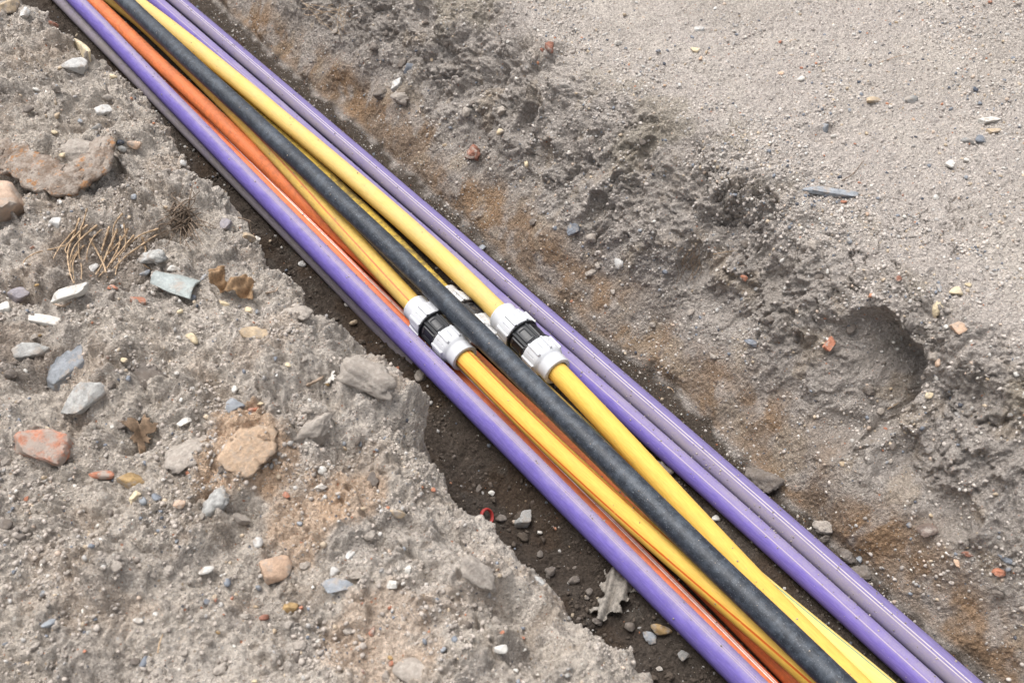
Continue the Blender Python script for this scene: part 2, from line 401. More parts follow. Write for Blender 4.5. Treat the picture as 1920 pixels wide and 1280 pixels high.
for px_, py_, r_, k_ in ((190, 470, .17, .55), (20, 690, .12, .3)):
    w0 = at(px_, py_, .5); d = np.hypot(X - w0[0], YY - w0[1]) / r_ + .35 * fbm(A_ * 12, B_ * 12, 3, 314)
    base = lerp3(base, (.15, .12, .098), (1 - sst(.5, 1.0, d)) * k_)
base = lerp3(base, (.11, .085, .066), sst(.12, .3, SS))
M_SOIL_L = soil_mat('rubble strewn spoil', 1.5)
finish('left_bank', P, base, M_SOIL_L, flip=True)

# --- trench floor: dark damp earth
XF = np.arange(.52, 1.56, .0032)
X, YY = np.meshgrid(XF, Y, indexing='ij')
H = .012 * fbm(X * 4, YY * 4, 3, 401) + .008 * fbm(X * 14, YY * 14, 4, 405)
H += .6 * lumps(X * 20, YY * 20, 410, .4) / 20 + .8 * lumps(X * 55, YY * 55, 413, .5) / 55 + .8 * lumps(X * 120, YY * 120, 416, .5, .15, .5) / 120 + .003 * fbm(X * 120, YY * 120, 3, 420, .6)
under = sst(.90, .96, X) * (1 - sst(1.36, 1.42, X))
H = H * (1 - .6 * under) - .006 * under
H += .05 * np.exp(-((X - .955) / .045) ** 2) * (1 - sst(1.2, 2.0, YY)) + .03 * sst(.90, .74, X) - .07 * sst(1.395, 1.45, X)
P = np.stack([X, YY, H], -1)
base = np.broadcast_to(np.array([.072, .057, .046]), P.shape).copy()
base = lerp3(base, (.085, .07, .058), sst(.1, .6, fbm(X * 6, YY * 6, 4, 430)) * .8)
base = lerp3(base, (.07, .048, .033), sst(.1, .6, fbm(X * 5 + 4, YY * 5, 4, 434)) * .7)
base = lerp3(base, (.11, .095, .08), sst(.35, .8, fbm(X * 16 + 4, YY * 16, 4, 438)) * .6)
M_SOIL_F = soil_mat('damp trench soil', .12)
finish('trench_floor', P, base, M_SOIL_F, flip=True)

# lookup of the surface under a point of the view
LK = {}
for nm, P, N in TERR:
    p = P[::2, ::2].reshape(-1, 3); n = N[::2, ::2].reshape(-1, 3)
    x, y, t = proj(p)
    ok = (x > -80) & (x < 2000) & (y > -80) & (y < 1360) & (t > .3)
    LK[nm] = (p[ok], n[ok], x[ok], y[ok], t[ok])
def surf(px, py, which):
    p, n, x, y, t = LK[which]
    d = (x - px) ** 2 + (y - py) ** 2
    m = d < max(9.0, d.min() + 4)
    idx = np.nonzero(m)[0]; i = idx[np.argmin(t[idx])]
    return p[i], n[i], t[i]

# ------------------------------------------------------------------ pipes and couplings
# centre lines in metres, one (x, height) pair every 0.2 m along the trench
PATHS = {
    'A': ([0.968, 0.968, 0.968, 0.968, 0.968, 0.968, 0.968, 0.9671, 0.9646, 0.9613, 0.9577, 0.9544, 0.9519, 0.951, 0.951, 0.951, 0.951, 0.951, 0.951, 0.951, 0.951, 0.951],
         [-0.035, -0.035, -0.035, -0.035, -0.035, -0.034, -0.029, -0.02, -0.009, 0.004, 0.015, 0.024, 0.029, 0.03, 0.03, 0.03, 0.03, 0.03, 0.03, 0.03, 0.03, 0.03]),
    'B': ([0.954, 0.953, 0.952, 0.95, 0.949, 0.949, 0.949, 0.949, 0.949, 0.949, 0.949, 0.95, 0.951, 0.952, 0.954, 0.956, 0.958, 0.961, 0.964, 0.967, 0.969, 0.971],
         [0.09, 0.09, 0.09, 0.09, 0.09, 0.09, 0.09, 0.09, 0.09, 0.09, 0.09, 0.09, 0.09, 0.09, 0.09, 0.09, 0.09, 0.09, 0.09, 0.09, 0.09, 0.09]),
    'C2': ([1.012, 1.013, 1.013, 1.015, 1.016, 1.017, 1.017, 1.018, 1.018, 1.018, 1.018, 1.019, 1.019, 1.02, 1.02, 1.022, 1.023, 1.025, 1.027, 1.03, 1.033, 1.036],
         [0.019, 0.019, 0.019, 0.019, 0.019, 0.019, 0.019, 0.019, 0.019, 0.019, 0.019, 0.019, 0.019, 0.019, 0.019, 0.019, 0.019, 0.019, 0.019, 0.019, 0.019, 0.019]),
    'C': ([1.063, 1.066, 1.07, 1.075, 1.078, 1.08, 1.081, 1.08, 1.078, 1.074, 1.07, 1.065, 1.059, 1.053, 1.048, 1.043, 1.038, 1.035, 1.032, 1.03, 1.029, 1.029],
         [0.03, 0.03, 0.03, 0.03, 0.03, 0.03, 0.03, 0.03, 0.03, 0.03, 0.037, 0.041, 0.047, 0.055, 0.063, 0.071, 0.076, 0.074, 0.077, 0.078, 0.079, 0.08]),
    'D': ([1.069, 1.063, 1.054, 1.042, 1.032, 1.026, 1.024, 1.027, 1.033, 1.041, 1.051, 1.061, 1.072, 1.083, 1.093, 1.103, 1.111, 1.117, 1.12, 1.117, 1.103, 1.094],
         [0.112, 0.111, 0.109, 0.107, 0.103, 0.101, 0.1, 0.1, 0.1, 0.099, 0.098, 0.098, 0.1, 0.099, 0.093, 0.082, 0.073, 0.067, 0.064, 0.062, 0.061, 0.06]),
    'E': ([1.056, 1.057, 1.059, 1.062, 1.066, 1.071, 1.075, 1.079, 1.082, 1.085, 1.087, 1.087, 1.088, 1.087, 1.087, 1.086, 1.085, 1.085, 1.085, 1.086, 1.087, 1.088],
         [0.169, 0.169, 0.169, 0.165, 0.165, 0.165, 0.165, 0.165, 0.165, 0.165, 0.165, 0.165, 0.165, 0.164, 0.163, 0.161, 0.16, 0.159, 0.157, 0.156, 0.155, 0.155]),
    'F': ([1.14, 1.14, 1.143, 1.151, 1.163, 1.177, 1.191, 1.203, 1.213, 1.22, 1.223, 1.222, 1.219, 1.213, 1.205, 1.197, 1.187, 1.176, 1.163, 1.147, 1.133, 1.122],
         [0.06, 0.064, 0.072, 0.083, 0.091, 0.097, 0.099, 0.1, 0.1, 0.099, 0.098, 0.096, 0.094, 0.094, 0.095, 0.098, 0.102, 0.105, 0.107, 0.109, 0.11, 0.11]),
    'I': ([1.207, 1.2, 1.186, 1.174, 1.163, 1.155, 1.151, 1.151, 1.156, 1.164, 1.175, 1.183, 1.186, 1.186, 1.186, 1.186, 1.186, 1.186, 1.186, 1.186, 1.186, 1.186],
         [0.03, 0.03, 0.03, 0.03, 0.031, 0.033, 0.038, 0.043, 0.046, 0.044, 0.04, 0.035, 0.032, 0.031, 0.03, 0.03, 0.03, 0.03, 0.03, 0.03, 0.03, 0.03]),
    'G1': ([1.281, 1.282, 1.284, 1.285, 1.285, 1.284, 1.283, 1.282, 1.28, 1.278, 1.276, 1.274, 1.272, 1.27, 1.268, 1.266, 1.264, 1.261, 1.258, 1.255, 1.252, 1.251],
         [0.03, 0.03, 0.03, 0.03, 0.03, 0.03, 0.03, 0.03, 0.03, 0.03, 0.03, 0.03, 0.03, 0.03, 0.03, 0.03, 0.03, 0.03, 0.03, 0.03, 0.03, 0.03]),
    'G2': ([1.348, 1.348, 1.348, 1.349, 1.349, 1.349, 1.348, 1.348, 1.347, 1.346, 1.345, 1.343, 1.342, 1.34, 1.338, 1.336, 1.334, 1.332, 1.33, 1.327, 1.326, 1.325],
         [0.03, 0.03, 0.03, 0.03, 0.03, 0.03, 0.03, 0.03, 0.03, 0.03, 0.03, 0.03, 0.03, 0.03, 0.03, 0.03, 0.03, 0.03, 0.03, 0.03, 0.03, 0.03]),
}
YK = np.arange(22) * .2
def cubic(yq, yk, vk):
    """Catmull-Rom through the samples"""
    i = np.clip(np.searchsorted(yk, yq) - 1, 0, len(yk) - 2); h = yk[1] - yk[0]; t = (yq - yk[i]) / h
    g = lambda j: vk[np.clip(j, 0, len(vk) - 1)]
    p0, p1, p2, p3 = g(i - 1), g(i), g(i + 1), g(i + 2)
    return .5 * (2 * p1 + (p2 - p0) * t + (2 * p0 - 5 * p1 + 4 * p2 - p3) * t ** 2 + (3 * p1 - p0 - 3 * p2 + p3) * t ** 3)
def path(key, y):
    xk, zk = (np.array(v) for v in PATHS[key])
    yc = np.clip(y, 0, 4.2)
    return np.stack([cubic(yc, YK, xk), y, cubic(yc, YK, zk)], -1)
def tube(name, C, r, mat, seg=40, twist=0.0, parent=None):
    """a pipe swept along C; u runs round it (0.5 = top, + towards the right bank), v along it in metres"""
    T = np.gradient(C, axis=0); T /= np.linalg.norm(T, axis=1, keepdims=True)
    up = np.array([0, 0, 1.0]); Rt = np.cross(T, up); Rt /= np.linalg.norm(Rt, axis=1, keepdims=True); Up = np.cross(Rt, T)
    if T[0, 1] < 0: Rt = -Rt
    a = np.linspace(-math.pi, math.pi, seg + 1)
    L = np.concatenate([[0], np.cumsum(np.linalg.norm(np.diff(C, axis=0), axis=1))])
    rr = r * (1 + .004 * np.sin(C[:, 1] * 7))[:, None, None]
    V = C[:, None] + rr * (np.sin(a)[None, :, None] * Rt[:, None] + np.cos(a)[None, :, None] * Up[:, None])
    tw = twist * (L - L.mean())
    uv = np.stack([np.broadcast_to(a / (2 * math.pi) + .5, (len(C), seg + 1)) + 0 * tw[:, None], np.broadcast_to(L[:, None], (len(C), seg + 1))], -1)
    flip = T[0, 1] > 0
    return mesh_np(name, V.reshape(-1, 3), grid_faces(len(C), seg + 1, not flip), mat, True, None, uv.reshape(-1, 2), parent)
def pipe_mat(name, col, stripes=(), dust=.4, dcol=(.34, .30, .27), dband=(0, 70), rough=.64, scuff=.25, grime=0., spec=.18, scuffcol=None, fade=.12, mottle=None):
    """plastic pipe: stripes [(angle from the top, width in degrees, colour, cover, degrees of twist per metre)], dust lying in a band"""
    m, n, b = new_mat(name)
    uvn = nd(n, 'UVMap', uv_map='UVMap').outputs[0]
    sx = nd(n, 'SeparateXYZ'); n.links.new(uvn, sx.inputs[0])
    ang = mth(n, 'MULTIPLY', mth(n, 'SUBTRACT', sx.outputs[0], .5), 360.0)
    v = sx.outputs[1]
    tc = nd(n, 'TexCoord').outputs['Object']
    sy = nd(n, 'SeparateXYZ'); n.links.new(tc, sy.inputs[0]); yw_ = sy.outputs[1]
    cl = mth(n, 'COSINE', mth(n, 'MULTIPLY', ang, math.pi / 180)); sl_ = mth(n, 'SINE', mth(n, 'MULTIPLY', ang, math.pi / 180))
    cx = nd(n, 'CombineXYZ'); n.links.new(cl, cx.inputs[0]); n.links.new(sl_, cx.inputs[1]); n.links.new(mth(n, 'MULTIPLY', v, 3.0), cx.inputs[2])
    streak = noise_tex(n, cx.outputs[0], 9, 5, .65)                 # drawn out along the pipe
    cx2 = nd(n, 'CombineXYZ'); n.links.new(cl, cx2.inputs[0]); n.links.new(sl_, cx2.inputs[1]); n.links.new(mth(n, 'MULTIPLY', v, 1.2), cx2.inputs[2])
    scr = noise_tex(n, cx2.outputs[0], 55, 3, .7)
    blot = noise_tex(n, tc, 9, 5, .65); fine = noise_tex(n, tc, 260, 3, .6); mid = noise_tex(n, tc, 55, 4, .7)
    c = mixc(n, ramp(n, streak, .3, .7), tuple(x * (1 - fade) for x in col), tuple(min(1, x * (1 + fade) + .01) for x in col))
    for a0, wd, sc_, cov, twd in stripes:
        aa = mth(n, 'SUBTRACT', mth(n, 'ADD', ang, mth(n, 'MULTIPLY', mth(n, 'SUBTRACT', yw_, 1.45), twd)), a0) if twd else mth(n, 'SUBTRACT', ang, a0)
        k = ramp(n, mth(n, 'ABSOLUTE', aa), wd * .35, wd * .65, cov, 0.0)
        k = mth(n, 'MULTIPLY', k, ramp(n, mid, .28, .42, .55, 1.0))
        c = mixc(n, k, c, sc_)
    # scuffs
    c = mixc(n, mth(n, 'MULTIPLY', ramp(n, scr, .56, .74), scuff), c, scuffcol or tuple(min(1, x * .6 + .3) for x in col))
    if mottle:
        c = mixc(n, mth(n, 'MULTIPLY', ramp(n, mth(n, 'ADD', mth(n, 'MULTIPLY', mid, .7), mth(n, 'MULTIPLY', blot, .4)), .48, .70), .75), c, mottle)
        c = mixc(n, ramp(n, noise_tex(n, tc, 330, 2, .7), .62, .70, 0, .6), c, (.26, .28, .30))
    # dust in a band round the pipe, broken by noise
    off = mth(n, 'ABSOLUTE', mth(n, 'SUBTRACT', ang, dband[0]))
    band = ramp(n, mth(n, 'ADD', off, mth(n, 'MULTIPLY', mth(n, 'SUBTRACT', blot, .5), 90.0)), dband[1] * .35, dband[1], 1.0, 0.0)
    dn = mth(n, 'ADD', mth(n, 'MULTIPLY', blot, .9), mth(n, 'MULTIPLY', fine, .5))
    k = mth(n, 'MULTIPLY', mth(n, 'MULTIPLY', band, ramp(n, dn, .45, .95, .35, 1.0)), dust)
    c = mixc(n, k, c, dcol)
    sp_ = ramp(n, fine, .60, .70, 0, .55 * min(1, dust + .15))       # crumbs of soil
    sp_ = mth(n, 'MULTIPLY', sp_, ramp(n, mid, .5, .68))
    c = mixc(n, sp_, c, (.30, .26, .22))
    if grime:
        g = mth(n, 'MULTIPLY', ramp(n, mth(n, 'ADD', mth(n, 'MULTIPLY', mid, .6), mth(n, 'MULTIPLY', blot, .5)), .50, .62), grime)
        c = mixc(n, g, c, (.07, .055, .045))
    n.links.new(c, b.inputs['Base Color'])
    n.links.new(mth(n, 'ADD', rough, mth(n, 'MULTIPLY', mth(n, 'ADD', k, mth(n, 'MULTIPLY', scr, .25)), .4), clamp=True), b.inputs['Roughness'])
    b.inputs['Specular IOR Level'].default_value = spec
    bump(n, b, mth(n, 'ADD', mth(n, 'MULTIPLY', scr, .5), mth(n, 'MULTIPLY', fine, .35)), .0006, .6)
    return m
PUR = (.132, .100, .345)
YEL = (.68, .43, .075)
tan_ = (.42, .32, .30)
M = {
 'A': pipe_mat('grimy purple plastic', (.20, .17, .27), dust=1, dcol=(.30, .27, .26), dband=(-10, 150), rough=.8, grime=.15),
 'B': pipe_mat('purple plastic', PUR, [(0, 3.5, tan_, .9, 0), (9, 4, tan_, .95, 0), (20, 3, tan_, .6, 0)], dust=.9, dcol=(.33, .29, .37), dband=(35, 72), grime=.1),
 'G1': pipe_mat('purple plastic one line', PUR, [(-16, 4.5, (.50, .42, .40), .85, 0)], dust=.8, dcol=(.31, .27, .33), dband=(30, 80)),
 'G2': pipe_mat('purple plastic dusty side', (.165, .138, .29), [(-23, 4.4, (.58, .52, .45), .85, 0), (-9, 4.4, (.58, .52, .45), .85, 0)], dust=1.0, dcol=(.27, .235, .26), dband=(-66, 58)),
 'C2': pipe_mat('orange plastic', (.72, .15, .035), [(13, 8, (.85, .82, .80), 1, 0), (27, 8, (.85, .82, .80), 1, 0)], dust=.08, dband=(0, 80), grime=.2, rough=.35, spec=.35),
 'C': pipe_mat('dusty orange plastic', (.62, .165, .05), dust=.30, dcol=(.30, .17, .12), dband=(30, 100), grime=.22, rough=.5),
 'D': pipe_mat('yellow plastic faded line', YEL, [(-28, 10, (.58, .11, .04), 1, 0)], dust=.45, dcol=(.48, .37, .19), dband=(-30, 100), grime=.12),
 'Dl': pipe_mat('yellow plastic two lines', (.69, .42, .07), [(-72, 10, (.60, .11, .015), 1, 16), (22, 9, (.60, .11, .015), 1, 8)], dust=.18, dcol=(.50, .40, .22), scuff=.12),
 'F': pipe_mat('yellow plastic', (.66, .44, .11), dust=.6, dcol=(.55, .45, .25), dband=(0, 90), grime=.05),
 'Fl': pipe_mat('clean yellow plastic', (.68, .42, .075), dust=.16, dcol=(.50, .40, .22), scuff=.1),
 'I': pipe_mat('muddy yellow plastic', (.62, .43, .06), dust=.6, dcol=(.20, .15, .07), dband=(0, 120), grime=.6),
 'Il': pipe_mat('pale yellow plastic', (.70, .54, .16), [(26, 7, (.03, .22, .20), .95, 0)], dust=.05, scuff=.05),
 'E': pipe_mat('black polyethylene', (.010, .014, .021), dust=.10, dcol=(.13, .145, .17), dband=(-12, 70), rough=.40, scuff=.55, scuffcol=(.10, .12, .145), fade=.4, spec=.35, mottle=(.062, .076, .095)),
}
RAD = {'A': .029, 'B': .0305, 'C2': .0235, 'C': .0275, 'D': .0277, 'E': .0297, 'F': .0287, 'I': .0285, 'G1': .0285, 'G2': .0287}
FARY = np.concatenate([grow(4.2, 14, .02, 1)])
NEARY = np.concatenate([grow(0, -7, .02, -1)[::-1]])
def run(y0=None, y1=None):
    a = NEARY if y0 is None else []
    b = FARY if y1 is None else []
    return np.concatenate([a, np.arange(0 if y0 is None else y0, 4.2 if y1 is None else y1 + .001, .012), b])
def lay(name, key, mat, label, cat, y0=None, y1=None, group=None, r=None):
    o = tube(name, path(key, run(y0, y1)), r or RAD[key], M[mat])
    return tag(o, label, cat, group)
lay('duct', 'A', 'A', 'grimy grey duct lying lowest, under the left purple duct', 'duct')
lay('duct', 'B', 'B', 'purple duct nearest the left bank, with thin tan lines', 'duct')
lay('duct', 'G1', 'G1', 'purple duct with one single pale line, between yellow pipes and dusty duct', 'duct')
lay('duct', 'G2', 'G2', 'purple duct with two pale lines and dusty side, beside the right wall', 'duct')
lay('duct', 'C2', 'C2', 'glossy orange duct with double white line, beside the left purple duct', 'duct')
lay('duct', 'C', 'C', 'dull dirty orange duct without lines, passing under the yellow pipe', 'duct')
lay('pipe', 'E', 'E', 'scuffed black pipe lying on top of the bundle between the couplings', 'pipe')
# couplings: where they sit along their pipe
KS = {'K1': ('D', 1.61, .124, 1.0), 'K2': ('F', 1.422, .129, 1.05), 'K3': ('I', 1.64, .122, .98)}
def kends(k):
    key, y, hl, s = KS[k]; return y - hl * .55, y + hl * .55
lay('pipe', 'D', 'D', 'dusty yellow pipe with thin red line, entering the left coupling from behind', 'pipe', y0=KS['K1'][1] + .05)
lay('pipe', 'D', 'Dl', 'bright yellow pipe with two orange lines, leaving the left coupling', 'pipe', y1=KS['K1'][1] - .05)
lay('pipe', 'F', 'F', 'plain yellow pipe entering the right coupling from behind', 'pipe', y0=KS['K2'][1] + .05)
lay('pipe', 'F', 'Fl', 'clean plain yellow pipe leaving the front of the right coupling', 'pipe', y1=KS['K2'][1] - .05)
lay('pipe', 'I', 'I', 'muddy yellow pipe half hidden beside the black pipe, behind the dirty coupling', 'pipe', y0=KS['K3'][1] + .05)
lay('pipe', 'I', 'Il', 'pale yellow pipe with a thin teal line, emerging under the right yellow pipe', 'pipe', y1=KS['K3'][1] - .05)

def plastic(name, col, rough, dirt, spec=.5):
    m, n, b = new_mat(name)
    tc = nd(n, 'TexCoord').outputs['Object']
    a = noise_tex(n, tc, 35, 5, .7); f = noise_tex(n, tc, 240, 3, .6)
    c = mixc(n, ramp(n, mth(n, 'ADD', mth(n, 'MULTIPLY', a, .7), mth(n, 'MULTIPLY', f, .35)), .62 - dirt * .25, .70 - dirt * .15, 0, .25 + .6 * dirt), col, (.17, .14, .115))
    n.links.new(c, b.inputs['Base Color'])
    n.links.new(mth(n, 'ADD', rough, mth(n, 'MULTIPLY', a, .2)), b.inputs['Roughness']); b.inputs['Specular IOR Level'].default_value = spec
    bump(n, b, f, .0004, .4)
    return m
WHITE = plastic('white coupling plastic', (.53, .54, .56), .6, .12, .3); WHITE_D = plastic('muddy white coupling plastic', (.55, .55, .55), .6, .38)
BLACK = plastic('black coupling plastic', (.012, .013, .016), .22, .25); BLACK_D = plastic('muddy black coupling plastic', (.02, .02, .022), .5, .6)
def lathe(prof, mod=None, seg=240):
    """prof [(y, r)] about the local y axis; mod(y, angle) adds to r"""
    p = np.array(prof); a = np.linspace(0, 2 * math.pi, seg + 1)
    r = np.broadcast_to(p[:, 1:2], (len(p), seg + 1)).copy(); yy = np.broadcast_to(p[:, 0:1], r.shape)
    if mod: r = r + mod(yy, a[None, :] + 0 * r, r)
    return np.stack([r * np.sin(a), yy, r * np.cos(a)], -1).reshape(-1, 3), grid_faces(len(p), seg + 1, False)
def dense(keys, step=.0012):
    ks = np.array(keys); out_ = []
    for (y0, r0), (y1, r1) in zip(ks[:-1], ks[1:]):
        n_ = max(1, int(np.hypot(y1 - y0, r1 - r0) / step)); t = np.arange(n_) / n_
        out_ += [(y0 + (y1 - y0) * k, r0 + (r1 - r0) * k) for k in t]
    return out_ + [tuple(ks[-1])]
def nut_mod(y, a, r):
    d = np.abs(((np.degrees(a) + 22.5) % 45) - 22.5)               # eight ribs
    rib = (1 - sst(3.0, 4.2, d)) * sst(.034, .0355, y) * (1 - sst(.081, .0825, y)) * np.maximum(.0495 + .0036 - r, 0)
    g = np.abs(d - 22.5); slit = (1 - sst(.7, 1.6, g)) * sst(.044, .046, y) * (1 - sst(.072, .074, y)) * .0026
    return rib - slit
def body_mod(y, a, r):
    d = np.degrees(a) % 60; e = np.minimum(d, 60 - d)
    inb = (np.abs(y) < .0290)
    rib = (1 - sst(3.5, 5, e)) * .0055
    ce = np.abs(d - 30)
    fr = (1 - sst(19, 21, ce)) * (np.abs(y) < .025) * .0034
    win = (1 - sst(12, 14, ce)) * (np.abs(y) < .0165) * -.0056
    return np.where(inb, np.maximum(rib, fr + win), 0)
def coupling(key, label, white, black, roll):
    pk, y, hl, s = KS[key]
    c0 = path(pk, np.array([y]))[0]; t = path(pk, np.array([y + .12]))[0] - path(pk, np.array([y - .12]))[0]
    t /= np.linalg.norm(t)
    root = empty('pipe_coupling'); tag(root, label, 'coupling')
    X_ = Vector((0, 0, 1)).cross(-Vector(t)).normalized(); Yv = Vector(t); X_ = Yv.cross(Vector((0, 0, 1))).normalized(); Zv = X_.cross(Yv)
    m4 = Matrix((X_, Yv, Zv)).transposed().to_4x4(); m4.translation = Vector(c0)
    root.matrix_world = m4 @ Matrix.Rotation(R_(roll), 4, 'Y') @ Matrix.Scale(s, 4)
    bp = dense([(-.0345, .030), (-.0345, .0475), (-.0335, .0490), (-.0300, .0490), (-.0295, .0410), (.0295, .0410), (.0300, .0490), (.0335, .0490), (.0345, .0475), (.0345, .030)], .0011)
    def bmod(yv, a, r):
        tooth = np.where((np.abs(yv) > .0301) & (r > .046), .0009 * np.sign(np.sin(a * 44)), 0)
        return body_mod(yv, a, r) + tooth
    V, F = lathe(bp, bmod); mesh_np('body', V, F, black, False, parent=root)
    pr = dense([(.0352, .034), (.0352, .0480), (.0360, .0488), (.044, .0492), (.076, .0478), (.0815, .0470), (.0865, .0445), (.0905, .0415), (.0935, .0403), (.1175, .0396), (.1195, .0406), (.1235, .0402), (.1248, .0390), (.1248, .0305), (.1236, .0298), (.100, .0296)], .0012)
    for sg in (1, -1):
        V, F = lathe(pr, nut_mod)
        if sg < 0: V = V * np.array([-1, -1, 1])
        o = mesh_np('nut', V, F, white, True, parent=root)
        md = o.modifiers.new('edges', 'EDGE_SPLIT'); md.split_angle = R_(38)
        o.rotation_euler = (0, R_(12 if sg > 0 else 0), 0)
    return root
coupling('K1', 'clean white coupling with black middle, between purple duct and black pipe', WHITE, BLACK, 18)
coupling('K2', 'clean white coupling with black middle, right of the black pipe', WHITE, BLACK, 12)
coupling('K3', 'muddy white coupling half buried under the black pipe', WHITE_D, BLACK_D, 0)

# ------------------------------------------------------------------ stones, rubble and litter
def ico(sub):
    import bmesh
    bm = bmesh.new(); bmesh.ops.create_icosphere(bm, subdivisions=sub, radius=1)
    V = np.array([v.co[:] for v in bm.verts]); F = np.array([[v.index for v in f.verts] for f in bm.faces]); bm.free()
    return V, F
ICO = {k: ico(k) for k in (1, 2, 3, 4, 5)}
def noise3(P, scale, seed, o=3):
    """fbm of mathutils noise on points"""
    off = Vector((seed * 3.17, seed * 1.91, seed * 7.7))
    return np.array([mnoise.fractal(Vector(p) * scale + off, 0.8, 2.0, o) for p in P])
def rock_shape(kind, seed, sub=4):
    """unit rock: faceted convex body with rough skin"""
    D, F = ICO[sub]; g = np.random.RandomState(seed)
    if kind == 'pebble':
        n = g.randn(9, 3); sharp, lo, hi, rough = 5, .85, 1.1, .05
    elif kind == 'slab':
        n = np.concatenate([[[0, 0, 1], [0, 0, -1]], np.c_[np.stack([np.cos(q_ := np.sort(g.rand(6) * 1.0 + np.arange(6) * 1.05)), np.sin(q_)], -1), g.randn(6) * .25]])
        sharp, lo, hi, rough = 16, .8, 1.05, .05
    elif kind == 'block':
        n = np.concatenate([np.eye(3), -np.eye(3), g.randn(4, 3)]) + g.randn(10, 3) * .15; sharp, lo, hi, rough = 14, .78, 1.0, .07
    elif kind == 'clod':
        n = g.randn(14, 3); sharp, lo, hi, rough = 8, .75, 1.1, .22
    else:                                        # angular
        n = g.randn(10, 3); sharp, lo, hi, rough = 18, .68, 1.08, .07
    n = n / np.linalg.norm(n, axis=1, keepdims=True); d = lo + (hi - lo) * g.rand(len(n))
    k = np.maximum(D @ n.T, 0) / d
    r = 1 / (np.sum(k ** sharp, 1) + .55 ** sharp) ** (1 / sharp)
    V = D * r[:, None]
    V = V * (1 + rough * noise3(V, 1.6, seed, 4) + rough * .4 * noise3(V, 5, seed + 5, 3))[:, None]
    return V, F
SM = {
 'white': stone_mat('white stone', (.56, .54, .50), .12, .4, .7, .12),
 'pale': stone_mat('pale grey stone', (.50, .49, .47), .18, .35, .8, .25),
 'cream': stone_mat('cream stone', (.60, .50, .34), .15, .3, .8, .2),
 'tan': stone_mat('tan stone', (.42, .33, .23), .2, .4),
 'pink': stone_mat('pinkish tan stone', (.50, .35, .25), .18, .35),
 'beige': stone_mat('big beige stone', (.42, .31, .235), .2, .35, .9, .3, 30),
 'ochre': stone_mat('ochre stone', (.33, .225, .11), .3, .35),
 'brick': stone_mat('orange brick', (.40, .175, .11), .25, .45, .9, .3, 80),
 'brickg': stone_mat('soil capped brick', (.40, .175, .11), .25, .75, .9, .3, 45),
 'brickd': stone_mat('dark red brick', (.25, .12, .085), .35, .4, .9, .4, 80),
 'grey': stone_mat('grey stone', (.26, .255, .245), .3, .45, .85, .4),
 'blue': stone_mat('blue grey stone', (.175, .19, .215), .3, .3, .7, .35),
 'slate': stone_mat('slate', (.25, .265, .285), .2, .35, .75, .3),
 'dark': stone_mat('dark flint', (.055, .065, .085), .4, .3, .45, .2),
 'clod': stone_mat('earth clod', (.36, .32, .28), .25, .5, .95, .5, 110),
 'clodd': stone_mat('damp earth clod', (.19, .165, .145), .25, .5, .95, .5, 110, (.15, .125, .105)),
 'damp': stone_mat('wet brown clod', (.10, .08, .064), .25, .5, .95, .5, 110, (.085, .067, .053)),
 'sand': stone_mat('sandy lump', (.50, .36, .25), .2, .5, .95, .5, 150, (.44, .345, .265)),
 'conc': stone_mat('rough concrete', (.34, .335, .32), .3, .4, .9, .5, 70),
 'glass': stone_mat('blue green glazed shard', (.31, .34, .33), .2, .45, .25, .15, 40),
 'purple': stone_mat('purplish grey stone', (.30, .275, .29), .2, .3),
 'brown': stone_mat('brown glassy flint', (.17, .13, .11), .35, .25, .3, .3),
}
L_, RB_, TF = 'left_bank', 'right_bank', 'trench_floor'
def frame(px, py, which, rot, upblend=.35):
    p, n, t = surf(px, py, which)
    n = n * (1 - upblend) + np.array([0, 0, 1.0]) * upblend; n /= np.linalg.norm(n)
    e1 = CR - n * (CR @ n); e1 /= np.linalg.norm(e1); e2 = np.cross(n, e1)
    c, s = math.cos(R_(rot)), math.sin(R_(rot))
    return p, t, np.stack([c * e1 + s * e2, -s * e1 + c * e2, n], 1)
SEED = [100]
def rock(name, cat, label, px, py, wpx, which, mat='grey', kind='angular', asp=.7, flat=.55, rot=0, sink=.3, tilt=(0, 0), group=None, sub=None):
    SEED[0] += 1
    V, F = rock_shape(kind, SEED[0], sub or (4 if wpx > 24 else 3 if wpx > 9 else 2))
    p, t, B = frame(px, py, which, rot)
    a = wpx * t / FPX / 2
    V = V / np.abs(V).max(0) * np.array([a, a * asp, a * flat])
    if tilt != (0, 0):
        V = V @ np.array(Matrix.Rotation(R_(tilt[0]), 3, 'X') @ Matrix.Rotation(R_(tilt[1]), 3, 'Y')).T
    W = V @ B.T
    c = p + B[:, 2] * a * flat * (1 - 2 * min(sink + .07, .5))
    o = mesh_np(name, W, F, SM[mat], True)
    o.location = c
    if sub is None and kind in ('angular', 'slab', 'block'):
        md = o.modifiers.new('edges', 'EDGE_SPLIT'); md.split_angle = R_(34)
    return tag(o, label, cat, group)
S, PB, BR, CL = 'stone', 'pebble', 'brick_fragment', 'earth_clod'
